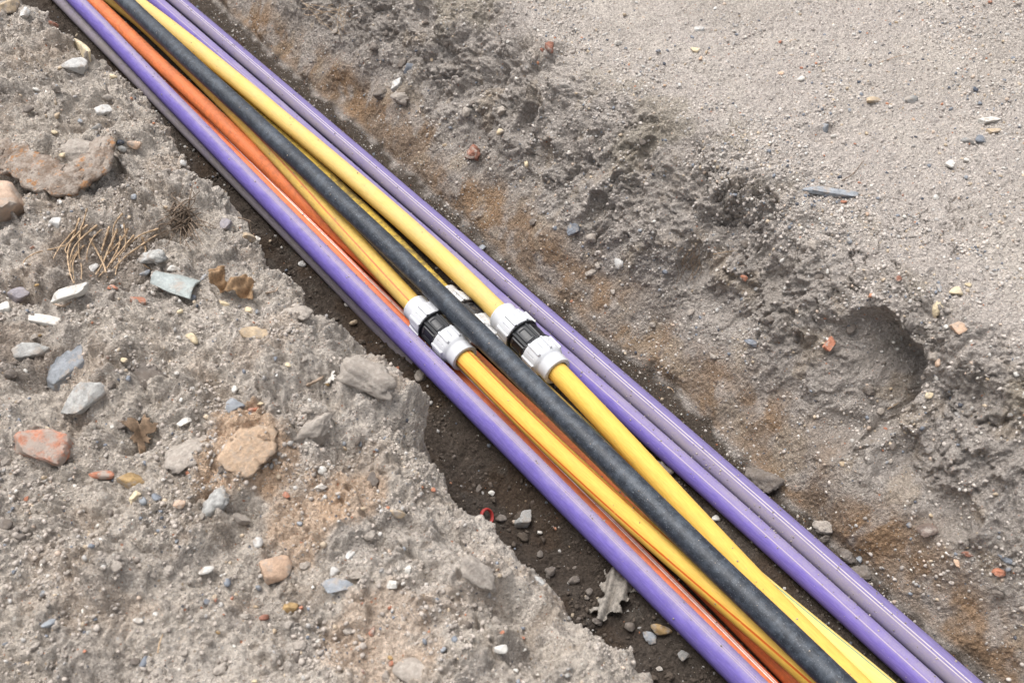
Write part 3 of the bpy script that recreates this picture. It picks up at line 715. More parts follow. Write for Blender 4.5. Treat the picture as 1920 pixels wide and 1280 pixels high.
# name, category, label, px, py, width, material, kind, across/along, thickness/along, turn
LEFT = [
 (S, 'stone', 'large beige stone cut off by the left edge below rusty metal', 8, 400, 215, 'beige', 'angular', .8, .6, 10, .3),
 (S, 'stone', 'flat pale stone near the trench lip, with tan chip at its end', 146, 130, 56, 'pale', 'slab', .5, .35, 8, .15),
 (S, 'stone', 'small tan chip touching the flat pale stone near the lip', 113, 128, 18, 'tan', 'angular', .5, .5, 0, .2),
 (S, 'stone', 'tan angular stone in the top left corner', 18, 18, 44, 'tan', 'angular', .8, .7, 60, .3),
 (S, 'stone', 'grey angular stone beside the top left tan stone', 46, 26, 34, 'pale', 'angular', .8, .7, 100, .3),
 (S, 'stone', 'reddish stone at the topmost bit of left lip', 100, 46, 20, 'brickd', 'pebble', .7, .6, 0, .3),
 (S, 'stone', 'pale grey pointed stone above the pebble cluster', 197, 209, 36, 'pale', 'angular', .8, .6, 40, .3),
 (S, 'stone', 'light grey smooth stone below the pale pointed stone', 184, 239, 26, 'grey', 'pebble', .6, .5, 10, .25),
 (PB, 'pebble', 'yellowish pebble right of the flat pale stone', 210, 144, 15, 'cream', 'pebble', .8, .7, 0, .2),
 (PB, 'pebble', 'grey brown pebble standing above the pale pointed stone', 202, 188, 20, 'clod', 'pebble', .9, .8, 0, .25),
 (PB, 'pebble', 'white pebble left of the grey brown pebble', 186, 194, 13, 'white', 'pebble', .8, .6, 0, .2),
 (PB, 'pebble', 'white flat pebble at far left above rusty metal', 71, 171, 17, 'white', 'pebble', .6, .5, 10, .25),
 (PB, 'pebble', 'yellow pebble above the rusty metal strip', 104, 249, 13, 'cream', 'pebble', .9, .7, 0, .25),
 (PB, 'pebble', 'pinkish red oval pebble in the cluster below the grey stone', 255, 276, 29, 'pink', 'pebble', .55, .5, 5, .2),
 (PB, 'pebble', 'dark blue pebble left of the pinkish red oval pebble', 224, 267, 18, 'dark', 'pebble', .85, .7, 20, .2),
 (PB, 'pebble', 'dark grey pebble under the dark blue pebble', 226, 283, 17, 'grey', 'pebble', .8, .7, 0, .25),
 (PB, 'pebble', 'tan pebble at the left end of the cluster', 212, 264, 13, 'tan', 'pebble', .8, .8, 0, .2),
 (PB, 'pebble', 'blue grey pebble below the pinkish red oval pebble', 246, 287, 14, 'slate', 'pebble', .8, .6, 0, .25),
 (PB, 'pebble', 'light grey pebble on the slope right of the pebble cluster', 340, 306, 16, 'pale', 'pebble', .8, .7, 0, .2),
 (S, 'concrete lump', 'rough grey concrete lump right of the dead roots', 292, 484, 72, 'conc', 'clod', .6, .55, -15, .3),
 (S, 'stone', 'grey squarish stone under the dead root tangle', 104, 418, 26, 'pale', 'block', .8, .7, 0, .25),
 (S, 'stone', 'white nodule right of the concrete lump', 327, 504, 28, 'white', 'pebble', .65, .6, -15, .25),
 (S, 'stone', 'pale speckled stone among the dead roots', 174, 502, 20, 'pale', 'angular', 1.2, .6, 0, .3),
 (S, 'stone', 'blue grey flat stone under the concrete lump', 275, 513, 33, 'slate', 'pebble', .4, .35, 5, .25),
 (S, 'stone', 'long white stone slab below the dead roots', 134, 550, 92, 'white', 'slab', .3, .22, 12, .25),
 (S, 'stone', 'purplish grey boulder at left beside white block', 30, 556, 34, 'purple', 'block', .85, .8, 70, .3),
 (S, 'stone', 'white block cut by the left picture edge', 4, 580, 36, 'white', 'block', .8, .6, 30, .3),
 (S, 'stone', 'white wedge slab with rusty soil on its left end', 92, 607, 72, 'white', 'slab', .5, .25, 12, .2),
 (S, 'stone', 'grey broken slab with orange spot, below the white wedge', 58, 662, 74, 'conc', 'slab', .45, .35, 12, .3),
 (S, 'slate', 'big tilted slate slab facing the trench', 126, 692, 100, 'slate', 'slab', .6, .2, 35, .3),
 (S, 'slate', 'soil covered grey plate below the tilted slate slab', 152, 752, 110, 'conc', 'slab', .55, .2, 30, .45),
 (BR, 'brick', 'flat orange brick chip left of the blue green shard', 261, 566, 36, 'brick', 'slab', .9, .3, 60, .3),
 (BR, 'brick', 'small orange brick chip above the flat orange chip', 214, 543, 22, 'brick', 'angular', .7, .5, 20, .3),
 (S, 'stone', 'large flat tan stone plate edged with soil near the lip', 490, 626, 112, 'tan', 'slab', .28, .14, -6, .4),
 (S, 'stone', 'yellowish round stone left of the flat tan plate', 360, 637, 30, 'cream', 'pebble', .65, .6, -25, .25),
 (S, 'stone', 'white chip beside the yellowish round stone', 336, 638, 12, 'white', 'angular', .8, .6, 0, .2),
 (S, 'stone', 'cream flat chip under the dry brown leaf', 465, 584, 34, 'cream', 'slab', .5, .25, -15, .2),
 (S, 'stone', 'cream chip right of the blue green shard', 419, 570, 27, 'cream', 'slab', .45, .3, -10, .2),
 (S, 'stone', 'brown block above the cream triangular stone near the lip', 459, 481, 21, 'ochre', 'block', .8, .7, 0, .2),
 (S, 'stone', 'long tan stone standing on edge near the lip', 465, 445, 33, 'tan', 'block', .6, .5, 65, .25),
 (S, 'stone', 'white sliver at the lip beside the long tan stone', 484, 438, 18, 'white', 'slab', .5, .4, -40, .2),
 (S, 'stone', 'cream triangular stone on the lip above the dry leaf', 520, 520, 21, 'cream', 'angular', .8, .6, 0, .2),
 (S, 'stone', 'purplish grey stone on the slope near a thin twig', 424, 425, 24, 'purple', 'block', .9, .7, 60, .3),
 (S, 'stone', 'cluster like blue grey stone beside thin orange chip', 436, 764, 46, 'slate', 'angular', .8, .6, 10, .25),
 (BR, 'brick', 'thin orange chip touching the blue grey stone', 474, 769, 32, 'brick', 'slab', .35, .3, 18, .2),
 (S, 'stone', 'white folded looking shard in front of pale soil', 350, 793, 28, 'white', 'slab', .6, .3, 30, .15),
 (S, 'stone', 'white pebble above the blue grey stone', 443, 731, 14, 'white', 'pebble', 1.2, .8, 0, .2),
 (S, 'stone', 'cream oblong pebble right of the blue grey stone', 487, 756, 17, 'cream', 'pebble', .45, .4, 5, .2),
 (BR, 'brick', 'large broken orange brick with dusty grey top', 88, 842, 108, 'brickg', 'block', .65, .5, -8, .3),
 (BR, 'brick', 'red oval brick pebble between broken brick and tan stone', 190, 891, 54, 'brick', 'pebble', .45, .4, -5, .25),
 (S, 'stone', 'brown stone right of the red oval brick pebble', 246, 896, 56, 'ochre', 'angular', .6, .5, -25, .3),
 (S, 'sandstone lump', 'large crumbly orange sandstone lump in the left spoil', 455, 850, 158, 'sand', 'clod', .6, .11, 30, .43),
 (S, 'stone', 'dark pitted grey lump below the sandstone lump', 412, 948, 84, 'conc', 'clod', .55, .5, 40, .3),
 (S, 'stone', 'flat brown grey fragment beside the dark pitted lump', 452, 972, 46, 'clod', 'slab', .6, .3, 20, .3),
 (S, 'stone', 'pinkish stone with grey companion left of pitted lump', 335, 945, 30, 'pink', 'angular', .8, .6, 20, .25),
 (S, 'stone', 'prominent pointed pinkish tan stone in the left foreground', 506, 1070, 84, 'pink', 'angular', .65, .55, 28, .1),
 (S, 'slate', 'flat blue grey slate piece right of the pointed pinkish stone', 632, 1098, 68, 'slate', 'slab', .45, .12, 8, .2),
 (PB, 'pebble', 'bright white pebble left of the pointed pinkish stone', 384, 1070, 32, 'white', 'pebble', .6, .55, 30, .2),
 (PB, 'pebble', 'blue pebble under the bright white pebble', 428, 1096, 19, 'blue', 'pebble', .85, .7, -40, .2),
 (PB, 'pebble', 'grey blue pebble below the blue pebble', 386, 1128, 19, 'blue', 'pebble', .8, .7, 20, .25),
 (PB, 'pebble', 'ochre brown pebble below the pointed pinkish stone', 545, 1143, 30, 'ochre', 'pebble', .75, .65, 0, .2),
 (PB, 'pebble', 'rust brown pebble left of the ochre brown pebble', 496, 1158, 23, 'brickd', 'pebble', .7, .6, 0, .25),
 (PB, 'pebble', 'tiny orange pebble touching the ochre brown pebble', 566, 1138, 10, 'brick', 'pebble', .9, .8, 0, .2),
 (PB, 'pebble', 'light grey upright pebble above the pointed pinkish stone', 483, 1018, 20, 'pale', 'pebble', 1.4, .8, 0, .25),
 (PB, 'pebble', 'white pebble with round top right of the sandstone lump', 606, 884, 21, 'white', 'pebble', .9, .8, 0, .2),
 (PB, 'pebble', 'white lumpy pebble below the round topped white pebble', 602, 913, 26, 'white', 'angular', .6, .6, -10, .2),
 (PB, 'pebble', 'white angular pebble above the white double pebble', 763, 1068, 18, 'white', 'angular', .9, .7, 50, .2),
 (PB, 'pebble', 'white double pebble right of the flat slate piece', 735, 1095, 26, 'white', 'angular', .65, .6, 0, .2),
 (PB, 'pebble', 'white pebble lying below the left lip near the red ring', 851, 983, 17, 'white', 'angular', .75, .6, 10, .2),
 (PB, 'pebble', 'orange red pebble in the lower left foreground', 700, 1181, 16, 'brick', 'pebble', 1.2, .8, 0, .25),
 (PB, 'pebble', 'large whitish pebble near the bottom of the lip', 940, 1215, 28, 'white', 'pebble', .7, .6, 0, .3),
 (PB, 'pebble', 'ochre pebble stuck in the gully near the lip', 963, 1130, 20, 'ochre', 'pebble', .6, .6, -60, .3),
 (PB, 'pebble', 'white pebble left of the small white foreground pebble', 262, 1163, 23, 'white', 'pebble', .6, .6, 0, .2),
 (PB, 'pebble', 'small white foreground pebble right of its white neighbour', 291, 1151, 14, 'white', 'pebble', .9, .8, 0, .2),
 (PB, 'pebble', 'grey blue flat pebble in the far lower left', 94, 1166, 33, 'slate', 'pebble', .6, .4, 0, .35),
 (PB, 'pebble', 'elongated blue grey pebble near the bottom edge', 271, 1243, 30, 'blue', 'pebble', .55, .5, 80, .25),
 (PB, 'pebble', 'pale bone like sliver left of the blue pebbles', 250, 931, 30, 'cream', 'slab', .4, .3, 60, .2),
 (PB, 'pebble', 'blue grey oval pebble beside the pale sliver', 270, 943, 24, 'slate', 'pebble', .6, .5, -30, .25),
 (PB, 'pebble', 'dark blue pebble above the blue grey oval pebble', 293, 931, 20, 'blue', 'pebble', .9, .7, 0, .25),
 (PB, 'pebble', 'small red brick crumb left of the pitted lump top', 540, 930, 16, 'brick', 'angular', 1, .7, 0, .25),
 (PB, 'pebble', 'grey round clod beside the broken brick at far left', 10, 985, 30, 'clodd', 'pebble', .8, .8, 0, .3),
 (CL, 'clod', 'pale clod in front of the flat slate piece', 626, 1072, 22, 'pale', 'pebble', .9, .8, 0, .25),
 (CL, 'clod', 'rounded grey clod near the bottom edge of the foreground', 415, 1255, 34, 'clod', 'clod', .8, .7, 40, .25),
 (CL, 'clod', 'brownish clod above the elongated blue grey pebble', 253, 1240, 22, 'clodd', 'clod', .8, .7, 0, .25),
 (S, 'stone', 'smooth half sunk boulder at the bottom of the foreground', 775, 1262, 80, 'clod', 'pebble', .8, .5, 0, .5),
 (S, 'stone', 'pale grey stone on the lip at the bottom gully', 1010, 1088, 30, 'pale', 'slab', .5, .3, -15, .3),
 (S, 'stone', 'grey stone in the soil left of white angular pebble', 655, 1043, 24, 'pale', 'angular', .9, .6, 0, .35),
 (PB, 'pebble', 'orange crumb in the soil near the lower foreground', 737, 1243, 13, 'brick', 'pebble', .9, .8, 0, .3),
 (S, 'stone', 'tan rounded clod stone above the gully lip', 742, 960, 34, 'tan', 'pebble', .6, .5, -10, .4),
]
 
LEFT += [
 (CL, 'soil lump', 'large rough soil lump right of the folded brown leaf', 345, 850, 120, 'clod', 'clod', .7, .35, 20, .4),
 (CL, 'soil lump', 'broad soil lump on the lip left of the left coupling', 690, 705, 130, 'clod', 'clod', .7, .35, -30, .42),
 (CL, 'soil lump', 'soil lump above the lip at the gully, beside ochre pebble', 905, 1075, 110, 'clod', 'clod', .6, .3, -45, .42),
 (CL, 'soil lump', 'lumpy clod between the rusty strip and the pebble cluster', 150, 285, 90, 'clod', 'clod', .6, .4, 0, .42),
 (CL, 'soil lump', 'grey lump between tilted slate slab and yellowish round stone', 265, 700, 100, 'clodd', 'clod', .7, .35, 10, .42),
 (CL, 'soil lump', 'crumbly lump at the lip beside the straight grey stick', 560, 590, 84, 'clod', 'clod', .7, .4, -40, .4),
 (CL, 'soil lump', 'crumbly lump right of the sandstone lump', 590, 800, 100, 'clod', 'clod', .7, .35, 40, .42),
]
RIGHT = [
 (S, 'stone', 'blue grey stone set in the wall above the stacked pale stones', 765, 128, 27, 'blue', 'angular', .9, .8, 30, .3),
 (S, 'stone', 'upper pale stone of the stacked pair in the wall', 746, 160, 25, 'pale', 'block', .75, .7, 0, .25),
 (CL, 'clod', 'lower grey clod under the upper pale stone', 750, 184, 40, 'clod', 'clod', .8, .7, 0, .3),
 (CL, 'clod', 'dark clod left of the stacked pale stones', 715, 178, 30, 'clodd', 'clod', .9, .7, 0, .35),
 (BR, 'brick', 'broken red brick lump jutting from the far wall', 888, 289, 38, 'brickd', 'clod', .9, .8, 30, .25),
 (BR, 'brick', 'red brick piece beneath the crest overhang', 1031, 92, 20, 'brickd', 'angular', 1.3, .8, 10, .3),
 (BR, 'brick', 'small red brick crumb left of the crest brick piece', 1017, 92, 11, 'brickd', 'angular', 1, .8, 0, .3),
 (PB, 'pebble', 'cream oval pebble in the middle of the far wall', 939, 246, 16, 'cream', 'pebble', .7, .7, -10, .25),
 (PB, 'pebble', 'cream upright pebble in the wall right of the brick lump', 985, 306, 12, 'cream', 'pebble', 1.3, .9, 0, .25),
 (S, 'stone', 'blue slate piece standing upright in the wall', 1077, 430, 34, 'blue', 'slab', .75, .4, 75, .3),
 (PB, 'pebble', 'white oval pebble on the trodden ground near the crest', 1157, 82, 19, 'white', 'pebble', .7, .6, 0, .25),
 (S, 'stone', 'cream flat stone on the trodden ground', 1304, 96, 22, 'cream', 'slab', .7, .3, -35, .25),
 (S, 'stone', 'pale flat stone half sunk at the top middle ground', 1312, 55, 24, 'pale', 'slab', .5, .3, 5, .3),
 (PB, 'pebble', 'bright white pebble below the orange crumb on the ground', 1500, 148, 17, 'white', 'pebble', .75, .7, -20, .25),
 (PB, 'pebble', 'faint orange crumb above the bright white ground pebble', 1464, 137, 14, 'pink', 'pebble', .8, .5, 0, .35),
 (S, 'stone', 'grey stone lodged in the hollow of the trodden ground', 1546, 242, 27, 'slate', 'angular', .8, .8, 50, .25),
 (PB, 'pebble', 'white pebble just below the lodged grey stone', 1561, 257, 12, 'white', 'pebble', .9, .8, 0, .2),
 (S, 'slate', 'long dark slate lens lying along the slope', 1562, 361, 112, 'slate', 'slab', .17, .1, -8, .35),
 (BR, 'brick', 'orange brick crumb under the long dark slate lens', 1583, 379, 18, 'brick', 'pebble', .6, .5, 0, .25),
 (S, 'stone', 'white round stone on the right slope near the edge', 1777, 311, 22, 'white', 'angular', 1, .7, 60, .2),
 (PB, 'pebble', 'white pebble above and right of the white round stone', 1812, 300, 12, 'white', 'pebble', 1, .8, 0, .25),
 (PB, 'pebble', 'white pebble with dark top on the right slope', 1752, 370, 14, 'white', 'pebble', .8, .8, 0, .25),
 (S, 'stone', 'dark round stone in a chain of ground pebbles', 1703, 188, 30, 'grey', 'pebble', .6, .55, 0, .3),
 (S, 'stone', 'tan cracked stone left of the dark round stone', 1636, 191, 34, 'tan', 'angular', .5, .4, 12, .35),
 (S, 'stone', 'long pale stone on the ground near the right edge', 1856, 229, 44, 'white', 'slab', .4, .25, -10, .3),
 (S, 'stone', 'blue black stone below the long pale stone', 1838, 262, 26, 'blue', 'pebble', .8, .6, 0, .3),
 (S, 'stone', 'grey knobbly stone left of the blue black stone', 1810, 264, 32, 'grey', 'pebble', .45, .4, -10, .35),
 (S, 'stone', 'tan crust fragment beneath the long pale stone', 1860, 246, 30, 'tan', 'slab', .5, .3, 0, .3),
 (PB, 'pebble', 'cream round pebble right of the wall hollow', 1791, 548, 26, 'cream', 'pebble', .85, .7, -20, .25),
 (S, 'stone', 'cream knobbly stone between hollow and pinkish stone', 1757, 584, 36, 'cream', 'clod', .7, .5, 60, .25),
 (S, 'stone', 'pinkish tan square stone right of the hollow', 1801, 613, 31, 'pink', 'block', .9, .5, 20, .3),
 (PB, 'pebble', 'small white pebble left of the pinkish square stone', 1774, 613, 11, 'white', 'pebble', .9, .8, 0, .25),
 (PB, 'pebble', 'tan oval pebble below the pinkish square stone', 1758, 679, 19, 'pink', 'pebble', .75, .6, 60, .3),
 (PB, 'pebble', 'cream pebble at the lower right rim of the hollow', 1742, 738, 17, 'cream', 'pebble', .9, .7, 0, .35),
 (PB, 'pebble', 'white pebble near the right edge below the hollow', 1904, 704, 13, 'white', 'pebble', .8, .7, 0, .25),
 (PB, 'pebble', 'cream chip above the cream round pebble', 1812, 532, 15, 'cream', 'angular', .9, .7, 0, .25),
 (S, 'stone', 'blue stone sliver left of the cream chip', 1762, 540, 24, 'slate', 'slab', .45, .3, 80, .3),
 (BR, 'brick', 'orange brick sherd at the left rim of the hollow', 1556, 645, 34, 'brick', 'slab', .55, .3, 60, .3),
 (PB, 'pebble', 'blue grey oval pebble high on the middle slope', 1592, 450, 17, 'slate', 'pebble', .7, .6, -45, .25),
 (BR, 'brick', 'orange crumb left of the hollow in the grey wall', 1396, 521, 15, 'brick', 'angular', .8, .7, 0, .3),
 (BR, 'brick', 'brown orange crumb above the hollow', 1684, 521, 14, 'brickd', 'angular', 1.2, .7, 0, .3),
 (BR, 'brick', 'small orange crumb low below the hollow', 1658, 802, 10, 'brick', 'pebble', .9, .7, 0, .3),
 (S, 'stone', 'blue stone sliver in the wall left of the hollow', 1413, 645, 36, 'blue', 'slab', .5, .3, -50, .3),
 (S, 'stone', 'brown glassy stone jutting from the lower right wall', 1745, 996, 48, 'brown', 'angular', 1.0, .6, -60, .25),
 (BR, 'brick', 'orange brick cluster low near the right edge', 1870, 1072, 28, 'brick', 'clod', .8, .5, 0, .3),
 (BR, 'brick', 'thin orange sherd between brown stone and brick cluster', 1795, 1053, 22, 'pink', 'slab', .5, .4, -60, .3),
 (BR, 'brick', 'dull red crumbs right of the brown glassy stone', 1812, 1038, 22, 'brickd', 'clod', .5, .4, -15, .3),
 (S, 'slate', 'blue slate splinter above the orange brick cluster', 1886, 1050, 40, 'blue', 'slab', .3, .2, -25, .3),
 (S, 'stone', 'pale grey fleck stone in the wall above purple ducts', 1160, 493, 24, 'pale', 'angular', .8, .5, -60, .35),
]
FLOOR = [
 (PB, 'pebble', 'grey pebble on the dark floor beside the grimy duct', 567, 494, 17, 'pale', 'pebble', .85, .8, 0, .15),
 (PB, 'pebble', 'tan pebble on the floor below the grey floor pebble', 661, 605, 18, 'tan', 'pebble', .8, .7, 0, .2),
 (CL, 'clod', 'grey clod between left bank and purple duct at mid trench', 790, 708, 30, 'clod', 'clod', .9, .8, 0, .2),
 (BR, 'brick', 'orange brick crumb on the floor left of the grey clod', 746, 692, 14, 'brick', 'angular', .8, .8, 0, .2),
 (S, 'stone', 'square pale stone on the floor near the red ring', 978, 975, 36, 'conc', 'block', .85, .8, 10, .15),
 (PB, 'pebble', 'white flake on the floor below the square pale stone', 1012, 998, 15, 'white', 'pebble', .6, .5, 0, .2),
 (S, 'stone', 'ochre brown stone on the floor right of the dry leaf', 1238, 1180, 42, 'ochre', 'pebble', .6, .55, 0, .15),
 (S, 'stone', 'grey jagged stone below the ochre brown floor stone', 1219, 1198, 28, 'slate', 'clod', 1.1, .7, 0, .15),
 (PB, 'pebble', 'white pebble on the floor near the bottom edge', 1235, 1252, 14, 'white', 'angular', .7, .6, 0, .15),
 (S, 'stone', 'dark stone at the floor near the bottom purple duct', 1280, 1228, 26, 'grey', 'angular', .9, .8, 0, .2),
 (CL, 'clod', 'round earth clod wedged between yellow pipe and purple duct', 1241, 882, 52, 'clodd', 'clod', .65, .6, -50, .3),
 (S, 'stone', 'pale pebble under the round wedged clod between pipes', 1341, 973, 17, 'pale', 'clod', .9, .8, 0, .15),
 (PB, 'pebble', 'white crumb on the floor below the lip gully', 920, 925, 13, 'white', 'angular', 1, .8, 0, .15),
]
RFOOT = [
 (CL, 'clod', 'largest grey clod lying against the two line duct', 1432, 905, 84, 'clodd', 'clod', .55, .5, -40, .15),
 (CL, 'clod', 'squarish grey clod further down beside the two line duct', 1541, 986, 42, 'clod', 'clod', .75, .8, 0, .1),
 (CL, 'clod', 'crumbly clod just below the squarish grey clod', 1546, 1010, 36, 'clodd', 'clod', .6, .7, 0, .15),
 (CL, 'clod', 'lower crumbly clod heap near small grey stone', 1582, 1040, 44, 'clodd', 'clod', .6, .6, -30, .15),
 (PB, 'pebble', 'small grey stone on the lower crumbly clod heap', 1611, 1048, 15, 'slate', 'angular', 1, .8, 0, .1),
 (CL, 'clod', 'lowest half sunk clod by the two line duct', 1616, 1074, 44, 'clodd', 'clod', .8, .6, 0, .3),
 (PB, 'pebble', 'small grey pebble on top of the largest grey clod', 1443, 890, 14, 'pale', 'pebble', .8, .8, 0, .0),
 (S, 'slate', 'blue grey sliver behind the dusty duct at mid trench', 903, 466, 22, 'slate', 'slab', .6, .4, 40, .2),
]
for rows, where in ((LEFT, L_), (RIGHT, RB_), (FLOOR, TF), (RFOOT, RB_)):
    for nm, ct, lb, px, py, wd, mt, kd, asp, fl, ro, sk in rows:
        rock(nm, ct, lb, px, py, wd, where, mt, kd, asp, fl, ro, sk)
# ---- alike chips that nothing tells apart
def many(name, cat, label, group, where, mats, kind, spots, lo, hi, seed):
    g = random.Random(seed)
    for px, py in spots:
        rock(name, cat, label, px, py, g.uniform(lo, hi), where, g.choice(mats), kind, g.uniform(.6, .95), g.uniform(.5, .8), g.uniform(0, 180), .22, group=group)
def spots(seed, n, poly):
    g = random.Random(seed); r = []
    while len(r) < n:
        x = g.uniform(0, 1920); y = g.uniform(0, 1280)
        if poly(x, y): r.append((x, y))
    return r
on_left = lambda x, y: x < (y - 60) * .93 + 20 and x < 1200 and x > 5 and y > 70
on_top = lambda x, y: y < .66 * (x - 1040) + 30
on_wall = lambda x, y: y > .66 * (x - 1000) + 90 and y < .8 * (x - 640) + 150
many('pebble', 'pebble', 'tiny white pebble or chip strewn over the left spoil bank', 'tiny white pebbles on the left bank', L_, ['white'], 'pebble', spots(1, 34, on_left), 7, 12, 1)
many('pebble', 'pebble', 'tiny orange brick crumb strewn over the left spoil bank', 'tiny brick crumbs on the left bank', L_, ['brick'], 'angular', spots(2, 16, on_left), 7, 12, 2)
many('pebble', 'pebble', 'small blue grey pebble strewn over the left spoil bank', 'small blue grey pebbles on the left bank', L_, ['blue', 'slate'], 'pebble', spots(3, 30, on_left), 9, 17, 3)
many('pebble', 'pebble', 'small tan pebble strewn over the left spoil bank', 'small tan pebbles on the left bank', L_, ['tan', 'cream', 'ochre'], 'pebble', spots(4, 26, on_left), 9, 17, 4)
many('earth_clod', 'clod', 'small crumbly grey clod loose on the left spoil bank', 'small clods on the left bank', L_, ['clod', 'clod', 'clodd'], 'clod', spots(5, 46, on_left), 14, 32, 5)
many('pebble', 'pebble', 'tiny white pebble pressed into the trodden right ground', 'tiny white pebbles on the right ground', RB_, ['white', 'pale'], 'pebble', spots(6, 26, on_top), 6, 11, 6)
many('pebble', 'pebble', 'small blue grey pebble pressed into the trodden right ground', 'small blue grey pebbles on the right ground', RB_, ['blue', 'slate', 'dark'], 'pebble', spots(7, 30, on_top), 6, 13, 7)
many('pebble', 'pebble', 'tiny tan or orange pebble pressed into the trodden right ground', 'tiny tan pebbles on the right ground', RB_, ['tan', 'pink', 'brick'], 'pebble', spots(8, 18, on_top), 6, 11, 8)
many('pebble', 'pebble', 'small pebble stuck in the cut face of the right wall', 'small pebbles in the right wall', RB_, ['blue', 'pale', 'grey', 'tan', 'white', 'slate'], 'pebble', spots(9, 50, on_wall), 6, 13, 9)
many('earth_clod', 'clod', 'small crumbly clod clinging to the cut right wall', 'small clods on the right wall', RB_, ['clod', 'clodd'], 'clod', spots(10, 40, on_wall), 12, 26, 10)

many('earth_clod', 'clod', 'small damp brown clod fallen on the trench floor', 'small clods on the trench floor', TF, ['damp', 'clodd'], 'clod', spots(11, 36, lambda x, y: (y - 60) * .93 + 55 < x < (y - 60) * .93 + 145 and y > 420), 12, 30, 11)

# ---- loose gravel and crumbs: too many to count
GV = [(lambda s_: (lambda V, F: (V, F))(*rock_shape(('pebble', 'angular', 'clod')[s_ % 3], 900 + s_, 1)))(s_) for s_ in range(9)]
M_GRAVEL, n_, b_ = new_mat('gravel and crumbs')
a_ = nd(n_, 'Attribute', attribute_name='soil').outputs['Color']; tc_ = nd(n_, 'TexCoord').outputs['Object']
v_ = mth(n_, 'ADD', mth(n_, 'MULTIPLY', noise_tex(n_, tc_, 350, 3, .6), 1.0), .5)
h_ = nd(n_, 'HueSaturation'); n_.links.new(a_, h_.inputs['Color']); n_.links.new(v_, h_.inputs['Value']); n_.links.new(h_.outputs[0], b_.inputs['Base Color'])
b_.inputs['Roughness'].default_value = .9; b_.inputs['Specular IOR Level'].default_value = .2
PAL = np.array([(.58, .55, .50), (.42, .40, .375), (.30, .285, .27), (.42, .345, .26), (.19, .205, .23), (.10, .105, .12), (.38, .19, .12), (.46, .37, .30)])
def gravel(name, label, which, n, smin, smax, pal_p, soilcol, p_soil, seed, dens=None, power=3.0):
    g = np.random.RandomState(seed)
    nm, P, N = [q_ for q_ in TERR if q_[0] == which][0]
    p = P[2:-2, 2:-2].reshape(-1, 3); nn = N[2:-2, 2:-2].reshape(-1, 3)
    x, y, t = proj(p)
    ok = np.nonzero((x > -120) & (x < 2040) & (y > -120) & (y < 1400) & (t > .4))[0]
    wgt = np.ones(len(ok))
    if dens is not None: wgt = dens(p[ok], nn[ok])
    wgt = wgt / wgt.sum()
    i = ok[g.choice(len(ok), n, p=wgt)]
    c, nr = p[i], nn[i]
    size = smin + (smax - smin) * g.rand(n) ** power
    q = g.randn(n, 4); q /= np.linalg.norm(q, axis=1, keepdims=True)
    w_, x_, y_, z_ = q.T
    Rm = np.stack([1 - 2 * (y_ * y_ + z_ * z_), 2 * (x_ * y_ - z_ * w_), 2 * (x_ * z_ + y_ * w_), 2 * (x_ * y_ + z_ * w_), 1 - 2 * (x_ * x_ + z_ * z_), 2 * (y_ * z_ - x_ * w_),
                   2 * (x_ * z_ - y_ * w_), 2 * (y_ * z_ + x_ * w_), 1 - 2 * (x_ * x_ + y_ * y_)], -1).reshape(n, 3, 3)
    ax = .55 + .6 * g.rand(n, 3)
    pick = g.choice(len(PAL), n, p=np.array(pal_p) / np.sum(pal_p)); cols = PAL[pick] * (.8 + .4 * g.rand(n, 1))
    so_ = g.rand(n) < p_soil
    cols[so_] = np.array(soilcol) * (.7 + .55 * g.rand(so_.sum(), 1))
    Vs, Fs, Cs, base = [], [], [], 0
    for k in range(len(GV)):
        m = np.nonzero(g.randint(0, len(GV), n) == k)[0] if False else np.arange(n)[k::len(GV)]
        V, F = GV[k]
        W = np.einsum('nij,nvj->nvi', Rm[m], V[None] * (ax[m] * size[m, None] / 2)[:, None, :]) + (c[m] + nr[m] * (size[m] * .02)[:, None])[:, None]
        Vs.append(W.reshape(-1, 3)); Fs.append((F[None] + (np.arange(len(m)) * len(V))[:, None, None]).reshape(-1, 3) + base); base += len(m) * len(V)
        Cs.append(np.repeat(cols[m], len(V), 0))
    o = mesh_np(name, np.concatenate(Vs), np.concatenate(Fs), M_GRAVEL, True, {'soil': np.concatenate(Cs)})
    return tag(o, label, 'gravel', None, 'stuff')
def clump(scale, seed, lo=.15):
    return lambda p, n: lo + np.clip(fbm(p[:, 0] * scale, p[:, 1] * scale + p[:, 2] * scale, 3, seed) * 2 + .25, 0, 1.5)
wl = clump(6, 501)
gravel('gravel', 'loose gravel and crumbs strewn over the left spoil bank', L_, 22000, .0018, .012, (3, 9, 8, 7, 4, 2, .9, 3), (.37, .328, .29), .85, 1, lambda p, n: wl(p, n) * (p[:, 2] > .38), 3.2)
wt = clump(3.5, 505, .3)
gravel('gravel', 'fine gravel and crumbs over the right wall and ground', RB_, 46000, .0017, .0115, (5, 10, 7, 6, 6, 1.5, .7, 4), (.41, .37, .335), .68, 2, lambda p, n: wt(p, n) * np.where(p[:, 2] > .42, 1.0, np.where(p[:, 2] > .14, .6, .22)), 3.2)
gravel('gravel', 'dark crumbs and grit on the damp trench floor', TF, 15000, .002, .015, (1.5, 3, 6, 3, 3, 2, .8, 1), (.085, .068, .055), .86, 3, clump(6, 509, .25), 3.2)

